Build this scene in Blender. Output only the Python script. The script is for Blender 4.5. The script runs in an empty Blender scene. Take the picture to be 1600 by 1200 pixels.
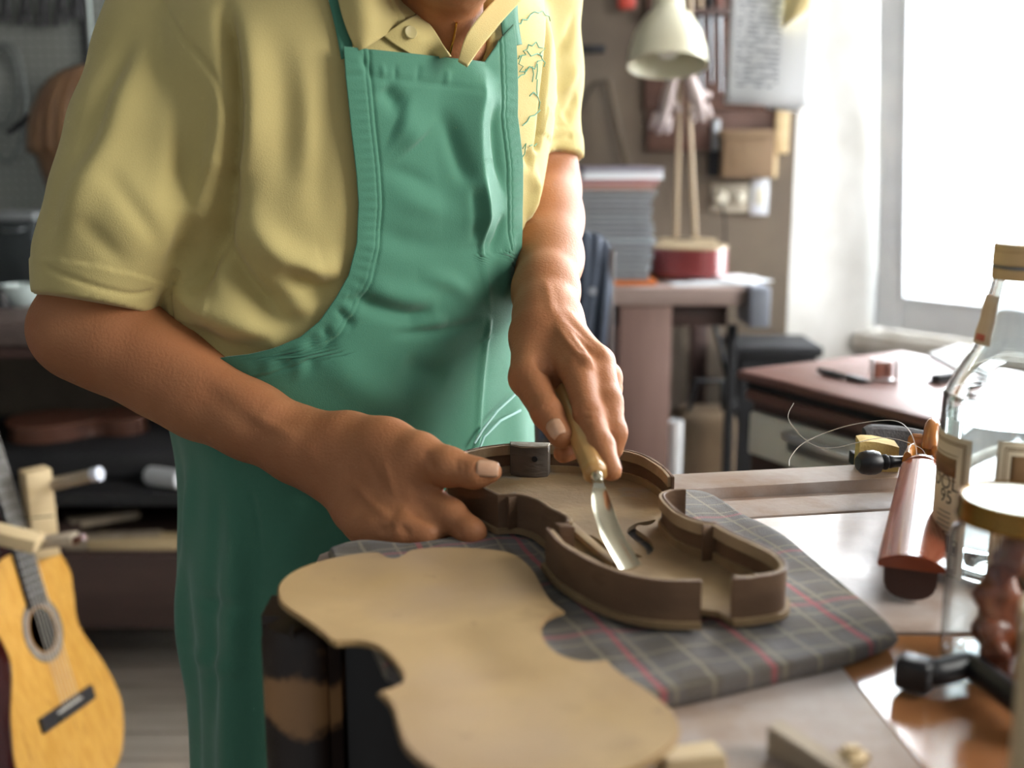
import bpy, bmesh, math, random
import numpy as np
from mathutils import Vector, Matrix
random.seed(7); np.random.seed(7)
SC = bpy.context.scene
COL = SC.collection

# ------------------------------------------------------------------ camera, world, lights, exposure
FPX = 1750.0; PITCH = math.radians(11.6); ZC = 1.195
cam = bpy.data.cameras.new('camera'); camo = bpy.data.objects.new('camera', cam); COL.objects.link(camo)
cam.sensor_width = 36.0; cam.lens = FPX / 1600 * 36
cam.clip_start = 0.02
camo.location = (0, 0, ZC); camo.rotation_euler = (math.pi / 2 - PITCH, 0, 0)
cam.dof.use_dof = True; cam.dof.focus_distance = 0.98; cam.dof.aperture_fstop = 3.6
SC.camera = camo
SC.view_settings.view_transform = 'Standard'; SC.view_settings.look = 'None'
SC.view_settings.gamma = 1.0; SC.view_settings.use_curve_mapping = False
SC.view_settings.exposure = 0.35
W = bpy.data.worlds.new('sky'); SC.world = W; W.use_nodes = True
wn = W.node_tree; wn.nodes['Background'].inputs[0].default_value = (0.93, 0.97, 1.0, 1); wn.nodes['Background'].inputs[1].default_value = 0.29

def area_light(name, loc, target, size, size_y, power, col):
    l = bpy.data.lights.new(name, 'AREA'); l.shape = 'RECTANGLE'; l.size = size; l.size_y = size_y
    l.energy = power; l.color = col
    o = bpy.data.objects.new(name, l); COL.objects.link(o); o.location = loc
    o.rotation_euler = (Vector(target) - Vector(loc)).to_track_quat('-Z', 'Y').to_euler()
    return o
# daylight outside the window in view, and outside the same wall's next window nearer the camera
area_light('window_daylight', (2.50, 3.55, 2.0), (2.50 - .76, 3.55 - .65, 2.0), 4.2, 3.2, 780, (0.92, 0.96, 1.0))
area_light('near_window_daylight', (2.15, 0.40, 1.9), (-0.15, 1.05, 1.05), 1.2, 1.3, 62, (1.0, 0.97, 0.92))

# ------------------------------------------------------------------ helpers
RX = np.array([1., 0, 0]); FW = np.array([0, math.cos(PITCH), -math.sin(PITCH)]); UP = np.array([0, math.sin(PITCH), math.cos(PITCH)])
CAM = np.array([0, 0, ZC])
def ray(x, y): return RX * ((x - 800) / FPX) + FW - UP * ((y - 600) / FPX)
def P(x, y, D): return CAM + D * ray(x, y)                   # a point measured in the photograph at a known distance
def Pz(x, y, z):
    r = ray(x, y); return CAM + r * ((z - ZC) / r[2])        # ... on a known horizontal plane
def Py(x, y, Y):
    r = ray(x, y); return CAM + r * (Y / r[1])               # ... on a known vertical plane
def proj(q):
    d = np.asarray(q, float) - CAM; D = d @ FW
    return np.stack([800 + FPX * (d @ RX) / D, 600 - FPX * (d @ UP) / D, D], -1)

def lin(c):
    if isinstance(c, str):
        c = c.lstrip('#'); c = [int(c[i:i + 2], 16) / 255 for i in (0, 2, 4)]
    return tuple((x / 12.92 if x <= .04045 else ((x + .055) / 1.055) ** 2.4) for x in c[:3]) + (1,)

def M(name, c1, c2=None, c3=None, scale=6.0, stretch=(1, 1, 1), rough=.6, rough2=None, metal=0.0, bump=0.0, bscale=None, bstretch=None,
      detail=6, distort=0.0, spec=.5, coat=0.0, coat_rough=.1, sheen=0.0, sss=0.0, trans=0.0, ior=1.45, coords='Object', lo=.35, hi=.65, wave=False, alpha=1.0):
    m = bpy.data.materials.new(name); m.use_nodes = True
    nt = m.node_tree; b = nt.nodes['Principled BSDF']; N = nt.nodes.new; K = nt.links.new
    b.inputs['Base Color'].default_value = lin(c1); b.inputs['Roughness'].default_value = rough
    b.inputs['Metallic'].default_value = metal; b.inputs['Specular IOR Level'].default_value = spec
    b.inputs['Coat Weight'].default_value = coat; b.inputs['Coat Roughness'].default_value = coat_rough
    b.inputs['Sheen Weight'].default_value = sheen; b.inputs['Sheen Roughness'].default_value = .5
    b.inputs['Transmission Weight'].default_value = trans; b.inputs['IOR'].default_value = ior
    if sss:
        b.inputs['Subsurface Weight'].default_value = sss; b.inputs['Subsurface Radius'].default_value = (1, .35, .2); b.inputs['Subsurface Scale'].default_value = .006
    if c2 is None and not bump and rough2 is None: return m
    tc = N('ShaderNodeTexCoord'); mp = N('ShaderNodeMapping'); mp.inputs['Scale'].default_value = stretch
    K(tc.outputs[coords], mp.inputs['Vector'])
    no = N('ShaderNodeTexNoise'); no.inputs['Scale'].default_value = scale; no.inputs['Detail'].default_value = detail; no.inputs['Distortion'].default_value = distort
    K(mp.outputs[0], no.inputs['Vector']); fac = no.outputs['Fac']
    if wave:
        wv = N('ShaderNodeTexWave'); wv.inputs['Scale'].default_value = scale; wv.inputs['Distortion'].default_value = 4; wv.inputs['Detail'].default_value = 3
        wv.inputs['Detail Scale'].default_value = 1.2; K(mp.outputs[0], wv.inputs['Vector']); fac = wv.outputs['Fac']
    if c2 is not None:
        r = N('ShaderNodeValToRGB'); e = r.color_ramp.elements
        e[0].position = lo; e[0].color = lin(c1); e[1].position = hi; e[1].color = lin(c2)
        if c3 is not None:
            x = e.new(min(.97, hi + .12)); x.color = lin(c3)
        K(fac, r.inputs[0]); K(r.outputs[0], b.inputs['Base Color'])
    if rough2 is not None:
        mr = N('ShaderNodeMapRange'); mr.inputs['From Min'].default_value = .3; mr.inputs['From Max'].default_value = .7
        mr.inputs['To Min'].default_value = rough; mr.inputs['To Max'].default_value = rough2
        K(no.outputs['Fac'], mr.inputs['Value']); K(mr.outputs[0], b.inputs['Roughness'])
    if bump:
        n2 = N('ShaderNodeTexNoise'); n2.inputs['Scale'].default_value = bscale or scale * 8; n2.inputs['Detail'].default_value = 4
        if bstretch:
            m2 = N('ShaderNodeMapping'); m2.inputs['Scale'].default_value = bstretch; K(tc.outputs[coords], m2.inputs['Vector']); K(m2.outputs[0], n2.inputs['Vector'])
        else: K(mp.outputs[0], n2.inputs['Vector'])
        bu = N('ShaderNodeBump'); bu.inputs['Strength'].default_value = bump; bu.inputs['Distance'].default_value = .002
        K(n2.outputs['Fac'], bu.inputs['Height']); K(bu.outputs[0], b.inputs['Normal'])
    return m

def link(name, me, mats=None, parent=None, smooth=True):
    if isinstance(me, bmesh.types.BMesh):
        bm = me; bmesh.ops.recalc_face_normals(bm, faces=bm.faces)
        me = bpy.data.meshes.new(name); bm.to_mesh(me); bm.free()
    o = bpy.data.objects.new(name, me); COL.objects.link(o)
    for m in ([mats] if not isinstance(mats, (list, tuple)) else mats):
        if m is not None: me.materials.append(m)
    if smooth is True: me.polygons.foreach_set('use_smooth', [True] * len(me.polygons))
    elif smooth:      # angle in degrees: sharp edges by angle
        me.polygons.foreach_set('use_smooth', [True] * len(me.polygons))
        me.set_sharp_from_angle(angle=math.radians(smooth))
    if parent is not None: par(o, parent)
    return o
def par(o, parent):
    o.parent = parent
    bpy.context.view_layer.update() if False else None
    o.matrix_parent_inverse = parent_world(parent).inverted()
def parent_world(p):
    m = p.matrix_basis.copy()
    if p.parent is not None: m = parent_world(p.parent) @ p.matrix_parent_inverse @ m
    return m
def tag(o, label=None, cat=None, group=None, kind=None):
    if label: o['label'] = label
    if cat: o['category'] = cat
    if group: o['group'] = group
    if kind: o['kind'] = kind
    return o
def empty(name, loc, label=None, cat=None, group=None, rot=None):
    o = bpy.data.objects.new(name, None); COL.objects.link(o); o.location = loc; o.empty_display_size = .05
    if rot is not None: o.rotation_euler = rot
    return tag(o, label, cat, group)
def copy_tree(o, parent=None):
    c = o.copy(); COL.objects.link(c)
    if parent is not None: c.parent = parent
    for ch in list(o.children): copy_tree(ch, c)
    return c

def box(bm, c, s, rot=None, bevel=0.0, seg=2):
    r = bmesh.ops.create_cube(bm, size=1.0); vs = r['verts']
    bmesh.ops.scale(bm, vec=Vector(s), verts=vs)
    if bevel:
        es = list({e for v in vs for e in v.link_edges})
        rr = bmesh.ops.bevel(bm, geom=es, offset=bevel, segments=seg, affect='EDGES', profile=.5)
        vs = list({v for f in rr['faces'] for v in f.verts} | {v for v in vs if v.is_valid})
    mt = (rot if isinstance(rot, Matrix) else Matrix.Rotation(rot, 4, 'Z')) if rot is not None else Matrix.Identity(4)
    mt = Matrix.Translation(Vector(c)) @ mt.to_4x4()
    bmesh.ops.transform(bm, matrix=mt, verts=vs)
    return vs
def BX(name, c, s, m, parent=None, rot=None, bevel=.002, seg=2, smooth=40):
    bm = bmesh.new(); box(bm, (0, 0, 0), s, None, bevel, seg)
    o = link(name, bm, m, None, smooth)
    o.location = c
    if rot is not None: o.rotation_euler = (rot if isinstance(rot, Matrix) else Matrix.Rotation(rot, 3, 'Z')).to_euler()
    if parent is not None: par(o, parent)
    return o
def frame_z(d, up=(0, 0, 1)):
    d = Vector(d).normalized(); u = Vector(up)
    if abs(d.dot(u.normalized())) > .98: u = Vector((1, 0, 0))
    x = u.cross(d).normalized(); y = d.cross(x)
    return Matrix((x, y, d)).transposed()
def tube_bm(pts, radii, seg=16, caps=True, closed=False, up=None, flat=None, bm=None):
    """a tube along points; radii per point (or one); flat = (sx, sy) squash of the section"""
    bm = bm or bmesh.new(); pts = [Vector(p) for p in pts]; n = len(pts)
    if not hasattr(radii, '__len__'): radii = [radii] * n
    rings = []; prev = None
    for i, p in enumerate(pts):
        if closed: t = pts[(i + 1) % n] - pts[i - 1]
        else: t = pts[min(i + 1, n - 1)] - pts[max(i - 1, 0)]
        t.normalize()
        if prev is None:
            x = frame_z(t, up or (0, 0, 1)).col[0].copy()
        else:
            x = (prev - t * prev.dot(t)); x = x.normalized() if x.length > 1e-6 else frame_z(t).col[0].copy()
        prev = x; y = t.cross(x); sx, sy = flat or (1, 1)
        rings.append([bm.verts.new(p + radii[i] * (math.cos(a) * sx * x + math.sin(a) * sy * y)) for a in [2 * math.pi * k / seg for k in range(seg)]])
    rng = range(n if closed else n - 1)
    for i in rng:
        a, b = rings[i], rings[(i + 1) % n]
        for k in range(seg): bm.faces.new((a[k], a[(k + 1) % seg], b[(k + 1) % seg], b[k]))
    if caps and not closed:
        bm.faces.new(rings[0][::-1]); bm.faces.new(rings[-1])
    return bm
def TUBE(name, pts, r, m, parent=None, **k): return link(name, tube_bm(pts, r, **k), m, parent, 50)
def lathe_bm(prof, seg=40, bm=None, org=(0, 0, 0), R=None):
    bm = bm or bmesh.new(); rings = []; org = Vector(org); R = R or Matrix.Identity(3)
    for r, z in prof:
        if r < 1e-6: rings.append([bm.verts.new(org + R @ Vector((0, 0, z)))])
        else: rings.append([bm.verts.new(org + R @ Vector((r * math.cos(2 * math.pi * k / seg), r * math.sin(2 * math.pi * k / seg), z))) for k in range(seg)])
    for a, b in zip(rings, rings[1:]):
        for k in range(seg):
            q = [a[k % len(a)], a[(k + 1) % len(a)], b[(k + 1) % len(b)], b[k % len(b)]]
            q = list(dict.fromkeys(q))
            if len(q) > 2: bm.faces.new(q)
    return bm
def LATHE(name, prof, m, parent=None, org=(0, 0, 0), R=None, seg=40, smooth=40):
    bm = lathe_bm(prof, seg, R=R); o = link(name, bm, m, None, smooth); o.location = org
    if parent is not None: par(o, parent)
    return o
def prism_bm(poly, z0, z1, bevel=0.0, bm=None):
    """vertical prism over a 2-D polygon"""
    bm = bm or bmesh.new()
    lo = [bm.verts.new((x, y, z0)) for x, y in poly]; hi = [bm.verts.new((x, y, z1)) for x, y in poly]
    f1 = bm.faces.new(lo[::-1]); f2 = bm.faces.new(hi); n = len(poly)
    for k in range(n): bm.faces.new((lo[k], lo[(k + 1) % n], hi[(k + 1) % n], hi[k]))
    if bevel:
        es = list({e for f in (f1, f2) for e in f.edges})
        bmesh.ops.bevel(bm, geom=es, offset=bevel, segments=2, affect='EDGES', profile=.5)
    return bm
def PRISM(name, poly, z0, z1, m, parent=None, bevel=.0015, smooth=40): return link(name, prism_bm(poly, z0, z1, bevel), m, parent, smooth)
def spline(pts, n, closed=False):
    """Catmull-Rom through points, n samples per span"""
    pts = [np.asarray(p, float) for p in pts]; N = len(pts); out = []
    for i in range(N if closed else N - 1):
        g = (lambda k: pts[k % N]) if closed else (lambda k: pts[min(max(k, 0), N - 1)])
        a, b, c, d = g(i - 1), g(i), g(i + 1), g(i + 2)
        for k in range(n):
            t = k / n
            out.append(.5 * ((2 * b) + (c - a) * t + (2 * a - 5 * b + 4 * c - d) * t * t + (3 * b - a - 3 * c + d) * t ** 3))
    if not closed: out.append(pts[-1])
    return out
def grid_mesh(name, pts, closed_u=False, uv=None):
    """pts: (nu, nv, 3) array -> mesh"""
    nu, nv = pts.shape[:2]; me = bpy.data.meshes.new(name)
    idx = np.arange(nu * nv).reshape(nu, nv)
    if closed_u: idx = np.vstack([idx, idx[:1]])
    q = np.stack([idx[:-1, :-1], idx[1:, :-1], idx[1:, 1:], idx[:-1, 1:]], -1).reshape(-1, 4)
    mesh_from(me, pts.reshape(-1, 3), q)
    if uv is not None:
        l = me.uv_layers.new(name='UVMap'); l.data.foreach_set('uv', uv.reshape(-1, 2)[q.ravel()].astype(np.float32).ravel())
    return me
def mesh_from(me, v, q):
    v = np.asarray(v, np.float32); q = np.asarray(q, np.int32)
    me.vertices.add(len(v)); me.vertices.foreach_set('co', v.ravel())
    me.loops.add(q.size); me.loops.foreach_set('vertex_index', q.ravel())
    me.polygons.add(len(q)); me.polygons.foreach_set('loop_start', np.arange(0, q.size, q.shape[1], dtype=np.int32))
    me.update(calc_edges=True); me.validate()
    return me
def solidify(o, t, offset=-1):
    m = o.modifiers.new('solid', 'SOLIDIFY'); m.thickness = t; m.offset = offset
    return o
# ------------------------------------------------------------------ materials
m_plaster = M('plaster', '#d9d8d4', '#c3c1bb', scale=5, rough=.9, bump=.5, bscale=22)
m_wallb = M('stained_plaster', '#655a4f', '#75695b', '#544a40', scale=3.2, rough=.9, bump=.35, bscale=30)
m_peg = M('grey_paint', '#7c7f78', '#8d8f88', scale=4, rough=.85, bump=.2, bscale=40)
m_floor = M('floor_wood', '#7d7469', '#978c80', '#655c52', scale=3, stretch=(1, 7, 1), rough=.5, rough2=.75, bump=.3, bscale=12)
m_ceil = M('ceiling_paint', '#8d8a83', rough=.9)
m_white = M('white_paint', '#eef2f5', '#e2e7ec', scale=9, rough=.45)
m_stone = M('rough_stone', '#b9b2a6', '#cdc9c1', '#7f776a', scale=14, rough=.9, bump=.9, bscale=60)
m_glass = M('window_glass', '#ffffff', rough=.02, trans=1.0, ior=1.02, spec=.3)
m_cabw = M('cream_enamel', '#e2ded6', '#d6d1c8', scale=7, rough=.4)
m_brownf = M('brown_laminate', '#6a4a42', '#7b5850', scale=6, stretch=(1, 6, 1), rough=.32, rough2=.5)
m_darkbr = M('dark_brown_wood', '#3a2a26', '#4a3630', scale=6, stretch=(1, 1, 8), rough=.5)
m_chrome = M('chrome', '#e6e8ea', rough=.3, metal=1)
m_steel = M('dull_steel', '#8b8f93', rough=.38, metal=1)
m_black = M('black_plastic', '#141416', '#1d1d20', scale=12, rough=.38, spec=.5)
m_blackm = M('matt_black', '#17181a', '#202124', scale=9, rough=.8)
m_mauve = M('mauve_wood', '#7c6259', '#8f7369', '#6a5049', scale=3, stretch=(5, 5, .5), rough=.6, bump=.2, bscale=30)
m_tabletop = M('tabletop_wood', '#8a7770', '#9b8880', scale=4, stretch=(.6, 5, 5), rough=.55)
m_pale = M('pale_wood', '#bda57d', '#cdb78f', '#a98f68', scale=5, stretch=(1, 1, 6), rough=.6, bump=.15, bscale=40)
m_pale2 = M('grey_wood', '#8d7f6b', '#a19380', scale=5, stretch=(6, 1, 1), rough=.7)
m_redbr = M('red_brown_wood', '#5a2f24', '#71402f', '#4a251d', scale=5, stretch=(1, 5, 1), rough=.4)
m_beam = M('beam_wood', '#3f302c', '#4c3b35', scale=3, stretch=(.6, 6, 6), rough=.65)
m_cream = M('cream_enamel_lamp', '#d6d2ba', '#cbc6ac', scale=7, rough=.35)
m_paper = M('paper', '#dfe1e2', '#d3d7da', scale=3, rough=.8)
m_rod = M('beige_rod', '#a08d73', rough=.5)
m_denim = M('slate_cloth', '#3c4350', '#4a5260', scale=20, rough=.85, bump=.3, bscale=500)
m_tan = M('tan_card', '#735c45', '#7f684f', scale=8, rough=.8)
m_brd = M('brown_board', '#4b332a', '#5b3f33', scale=4, stretch=(1, 1, 5), rough=.6)
m_sock = M('ivory_plastic', '#d9d5c4', rough=.4)
m_red = M('red_lacquer', '#6c2a29', '#783432', scale=6, rough=.3, coat=.25)
m_gtop = M('tan_top', '#8f7d62', '#9c8a6e', scale=5, rough=.45)

# ------------------------------------------------------------------ the setting
floor = tag(BX('floor', (-.1, 1.4, -.03), (6.2, 4.2, .02), m_floor, bevel=0), kind='structure')
bm = bmesh.new(); box(bm, (0, 0, 0), (6.2, .105, .022), None, .002, 1); pme = None
for k in range(38):
    if pme is None:
        pl = link('plank', bm, m_floor, None, 40); pme = pl.data
    else:
        pl = bpy.data.objects.new('plank', pme); COL.objects.link(pl)
    pl.location = (-.1 + random.uniform(-.02, .02), -.55 + .1065 * k, -.011 + random.uniform(-.001, .001)); par(pl, floor)
A = np.array([.83, 3.35]); B = np.array([1.10, 3.45]); WD = np.array([.65, -.76]); WD /= np.linalg.norm(WD); WN = np.array([WD[1], -WD[0]])  # WN points into the room
if WN @ (-B) < 0: WN = -WN
E_ = B + 1.55 * WD; F_ = B + 2.3 * WD
ZS, ZT = .66, 3.25
def wall(name, p, q, z0, z1, m, t=.1, side=None):
    p = np.array(p, float); q = np.array(q, float); d = (q - p) / np.linalg.norm(q - p); n = np.array([d[1], -d[0]])
    if side is not None and n @ side < 0: n = -n
    return tag(PRISM(name, [p, q, q - n * t, p - n * t], z0, z1, m, bevel=0, smooth=False), kind='structure')
toroom = np.array([-.3, -1.0])
wall('wall_back', (-3.1, 3.35), A, 0, 3.5, m_wallb, side=(0, -1))
wall('wall_left', (-3.1, -.6), (-3.1, 3.35), 0, 3.5, m_peg, side=(1, 0))
wall('wall_reveal', A, B + (B - A) * .1, 0, 3.5, m_plaster, t=.12, side=np.array([.35, -1.0]))
wall('wall_right', B, F_, 0, ZS - .05, m_plaster, t=.3, side=WN)
wall('wall_right', B, F_, ZT, 3.5, m_plaster, t=.3, side=WN)
wall('wall_right', E_, F_, ZS - .05, ZT, m_plaster, t=.3, side=WN)
tag(BX('ceiling', (-.1, 1.9, 3.54), (6.2, 3.3, .08), m_ceil, bevel=0), kind='structure')
# stone sill
s0, s1 = B - WN * .30, E_ - WN * .30
si = PRISM('trim_sill', [B + WN * .07, E_ + WN * .07, s1, s0], ZS - .05, ZS, m_stone, bevel=.012)
tag(si, kind='structure')
# tilted-in sash
win = empty('window_1', (B[0], B[1], ZS)); tag(win, kind='structure')
tilt = math.radians(6.0)
wx, wz = Vector((WD[0], WD[1], 0)), None
n3 = Vector((WN[0], WN[1], 0)); wz = (Vector((0, 0, 1)) * math.cos(tilt) + n3 * math.sin(tilt)).normalized(); wy = wz.cross(wx).normalized()
SW = Matrix((wx, wy, wz)).transposed()
O = Vector((B[0], B[1], ZS + .01)) - n3 * .04 + wx * .03
LW, LH, PR = 1.48, 2.50, .082
def sash(name, x0, x1, z0, z1, y0, y1, m, par_=win, bev=.006):
    c = O + SW @ Vector(((x0 + x1) / 2, (y0 + y1) / 2, (z0 + z1) / 2))
    return BX(name, c, (x1 - x0, abs(y1 - y0), z1 - z0), m, par_, SW, bev)
sash('stile', 0, PR, 0, LH, -.03, .03, m_white); sash('stile', LW - PR, LW, 0, LH, -.03, .03, m_white)
sash('rail', PR, LW - PR, 0, PR * 1.15, -.03, .03, m_white); sash('rail', PR, LW - PR, LH - PR, LH, -.03, .03, m_white)
for a in ((PR, PR + .014, PR * 1.15, LH - PR), (LW - PR - .014, LW - PR, PR * 1.15, LH - PR)): sash('bead', a[0], a[1], a[2], a[3], -.036, .022, m_white, bev=.003)
sash('bead', PR + .014, LW - PR - .014, PR * 1.15, PR * 1.15 + .014, -.036, .022, m_white, bev=.003)
sash('pane', PR, LW - PR, PR, LH - PR, -.004, .004, m_glass, bev=0)
# fixed outer frame in the opening
fo = empty('trim_window_frame', (B[0], B[1], ZS)); tag(fo, kind='structure')
for nm, x0, x1, z0, z1 in (('jamb', -.01, .035, ZS, ZT), ('jamb', 1.53, 1.56, ZS, ZT), ('head', .035, 1.53, ZT - .05, ZT)):
    c = Vector((B[0], B[1], 0)) + wx * ((x0 + x1) / 2) - n3 * .13 + Vector((0, 0, (z0 + z1) / 2))
    BX(nm, c, (x1 - x0, .06, z1 - z0), m_white, fo, Matrix((wx, -n3, Vector((0, 0, 1)))).transposed(), .004)

# ------------------------------------------------------------------ right background: drawer cabinet under the window
cab = empty('drawer_cabinet', (.436, 2.055, 0), 'low brown drawer cabinet with cream drawer front and chrome handle under the window', 'cabinet')
ca = math.radians(-30); cf = Vector((-math.sin(ca), -math.cos(ca), 0))     # along the front, towards the camera
cf = Vector((math.sin(math.radians(29)), -math.cos(math.radians(29)), 0)); cb = Vector((math.cos(math.radians(29)), math.sin(math.radians(29)), 0))
CR = Matrix((cf, cb, Vector((0, 0, 1)))).transposed(); C0 = Vector((.436, 2.055, 0))
def cbx(name, x0, x1, y0, y1, z0, z1, m, p=cab, bev=.004):
    c = C0 + CR @ Vector(((x0 + x1) / 2, (y0 + y1) / 2, (z0 + z1) / 2))
    return BX(name, c, (x1 - x0, y1 - y0, z1 - z0), m, p, CR, bev)
CL = .74
cbx('cabinet_top', -.012, CL, -.012, .42, .782, .80, m_brownf, bev=.006)
cbx('top_edge', 0, CL, .004, .41, .764, .782, m_blackm)
cbx('body', .0, CL - .01, .022, .40, .02, .764, m_darkbr)
for k, (zt, zb) in enumerate(((.742, .640), (.578, .452), (.39, .25), (.2, .06))):
    cbx('rail', 0, CL - .01, .0, .024, zt, zt + .022, m_brownf, bev=.006)
    d = cbx('drawer', .008, CL - .02, .006, .026, zb, zt - .02, m_cabw if k < 2 else m_darkbr, bev=.006)
    zc = zt - .035
    pts = [C0 + CR @ Vector((x, y, zc)) for x, y in ((.13, .008), (.135, -.018), (.16, -.026), (.225, -.027), (.29, -.026), (.315, -.018), (.32, .008))]
    bmh = tube_bm(pts, .0075, seg=12); h = link('handle', bmh, m_chrome, d, 50)
    gp = cbx('grip_plate', .135, .315, -.016, .004, zc - .03, zc - .004, m_steel, d, .003)
# things on the cabinet top
zc = .80
o = empty('buckle_clamp', Pz(1380, 596, zc), 'small square metal clamp with red-brown block standing on the cabinet top', 'clamp')
p0 = Vector(Pz(1380, 596, zc))
u = (cf * .3 + Vector((1, 0, 0)) * .7).normalized()
for s in (-1, 1): BX('upright', p0 + u * (s * .021) + Vector((0, 0, .021)), (.004, .012, .042), m_chrome, o, bevel=.001)
BX('crossbar', p0 + Vector((0, 0, .0025)), (.046, .012, .005), m_chrome, o, math.atan2(u.y, u.x), .001)
BX('block', p0 + Vector((0, .012, .02)), (.034, .016, .030), m_redbr, o, .2, .002)
o = empty('small_pliers', Pz(1310, 590, zc), 'small dark pliers lying left of the square clamp on the cabinet', 'pliers')
a0, a1 = Vector(Pz(1282, 580, zc + .006)), Vector(Pz(1362, 597, zc + .006))
for s in (-1, 1):
    sd = Vector((0, s * .012, 0)); TUBE('grip', [a0 + sd * 1.3, a0.lerp(a1, .3) + sd, a0.lerp(a1, .55)], [.004, .005, .004], m_black, o, seg=8)
    TUBE('jaw', [a0.lerp(a1, .55), a0.lerp(a1, .8) + sd * .4, a1], [.006, .005, .002], m_steel, o, seg=8)
o = PRISM('white_plate', [Pz(x, y, zc)[:2] for x, y in ((1450, 556), (1500, 541), (1560, 560), (1510, 588))], zc + .001, zc + .006, m_paper)
tag(o, 'flat white board lying on the far side of the cabinet top behind the bottle', 'board')
o = empty('oil_stone', Pz(1480, 598, zc), 'small dark sharpening stone on the cabinet beside the bottle', 'stone')
BX('stone', Vector(Pz(1475, 598, zc)) + Vector((0, 0, .008)), (.05, .02, .016), m_blackm, o, .5, .003)
BX('stone_tray', Vector(Pz(1475, 598, zc)) + Vector((0, 0, .002)), (.06, .028, .004), m_darkbr, o, .5, .001)

# ------------------------------------------------------------------ right background: work table with its load
ZTB = .872; YT = 2.75
tb = empty('work_table', (.4, YT, 0), 'brown wooden work table with plank leg against the back wall', 'table')
xa, xb_ = Py(880, 470, YT)[0], Py(1166, 470, YT)[0]
BX('tabletop', ((xa + xb_) / 2, YT + .28, ZTB - .022), (xb_ - xa, .56, .044), m_tabletop, tb, bevel=.004)
xe = Py(1200, 470, YT)[0]
BX('end_block', ((xb_ + xe) / 2, YT + .04, ZTB - .044), (xe - xb_ - .004, .16, .1), M('grey_cast', '#6f7480', '#7d828c', scale=9, rough=.6), tb, bevel=.006)
BX('apron_rail', ((xa + xb_) / 2 + .02, YT + .08, ZTB - .075), (xb_ - xa - .1, .02, .06), m_darkbr, tb)
xl0, xl1 = Py(968, 560, YT)[0], Py(1049, 560, YT)[0]
for yy in (.03, .5): BX('leg', ((xl0 + xl1) / 2, YT + yy, (ZTB - .046) / 2), (xl1 - xl0, .04, ZTB - .046), m_mauve, tb, bevel=.003)
for yy in (.5,): BX('leg', (xb_ - .03, YT + yy, (ZTB - .046) / 2), (.05, .04, ZTB - .046), m_darkbr, tb, bevel=.003)
BX('leg', (xb_ - .02, YT + .06, (ZTB - .1) / 2), (.022, .03, ZTB - .1), m_blackm, tb, bevel=.002)
TUBE('brace', [Py(1112, 490, YT + .2), Py(1150, 640, YT + .2)], .007, m_blackm, tb, seg=8)
# magazines in a stack
cols = ['#c46a2c', '#4a4d50', '#6a7072', '#8e979d', '#5b6265', '#727a80', '#7d868d', '#525759', '#8a959e', '#6d7477', '#7e8890', '#616769', '#98a3ab', '#6f777b', '#505558', '#8f8f98', '#73797c', '#5d6b66', '#b56b45', '#a8433b', '#f0f4f8', '#7d7487']
mags = {}
ORD = 'first second third fourth fifth sixth seventh eighth ninth tenth eleventh twelfth thirteenth fourteenth fifteenth sixteenth seventeenth eighteenth nineteenth twentieth twenty-first twenty-second'.split()
zz = ZTB + .0015; hs = .287; n = len(cols)
words = ['orange-spined magazine at the bottom of the stack on the table'] + [None] * (n - 5) + ['orange-edged magazine under the red one in the stack', 'red-covered magazine below the white one in the stack', 'bent white magazine lying crooked near the top of the stack', 'mauve and red magazine on the very top of the stack']
xs0, xs1 = Py(893, 400, YT + .06)[0], Py(1018, 400, YT + .06)[0]
for k, c in enumerate(cols):
    t = hs / n * (1.5 if k == n - 2 else .97)
    if k == n - 2: t = .016
    mm = M('magazine_cover', c, rough=.4); pp = M('magazine_pages', '#e6eaee' if k == n - 2 else '#b9bcc0' if k not in (0,) else '#d07a3a', c, scale=30, stretch=(1, 1, 90), rough=.7) if k in (0, 1, 8) or k >= n - 4 else mags.get('p')
    if 'p' not in mags and k == 1: mags['p'] = pp
    w = xs1 - xs0; dx = random.uniform(-.006, .006); rz = random.uniform(-.05, .05)
    if k >= n - 3: dx += .008; rz += .06
    if k == 0: dx += .012
    o = empty('magazine', ((xs0 + xs1) / 2 + dx, YT + .18, zz), words[k] or ORD[n - 1 - k] + ' magazine from the top of the stack, with ' + ('bluish' if k % 3 == 1 else 'pale' if k % 3 == 2 else 'dark') + ' grey edges', 'magazine', 'magazines stacked on the work table', (0, 0, rz))
    c0 = Vector((0, 0, 0)); pr = o
    def loc(name, c, s, m):
        b_ = BX(name, c, s, m, None, bevel=min(.0008, s[2] * .3), seg=1); b_.parent = pr; return b_
    loc('cover', (0, 0, .0006), (w, .27, .0012), mm); loc('cover', (0, 0, t - .0010), (w, .27, .0012), mm)
    loc('pages', (.001, 0, t / 2), (w - .004, .266, t - .0030), pp or mm); loc('spine', (-w / 2 + .0008, 0, t / 2), (.0014, .27, t - .003), mm)
    zz += t + .0004
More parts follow.
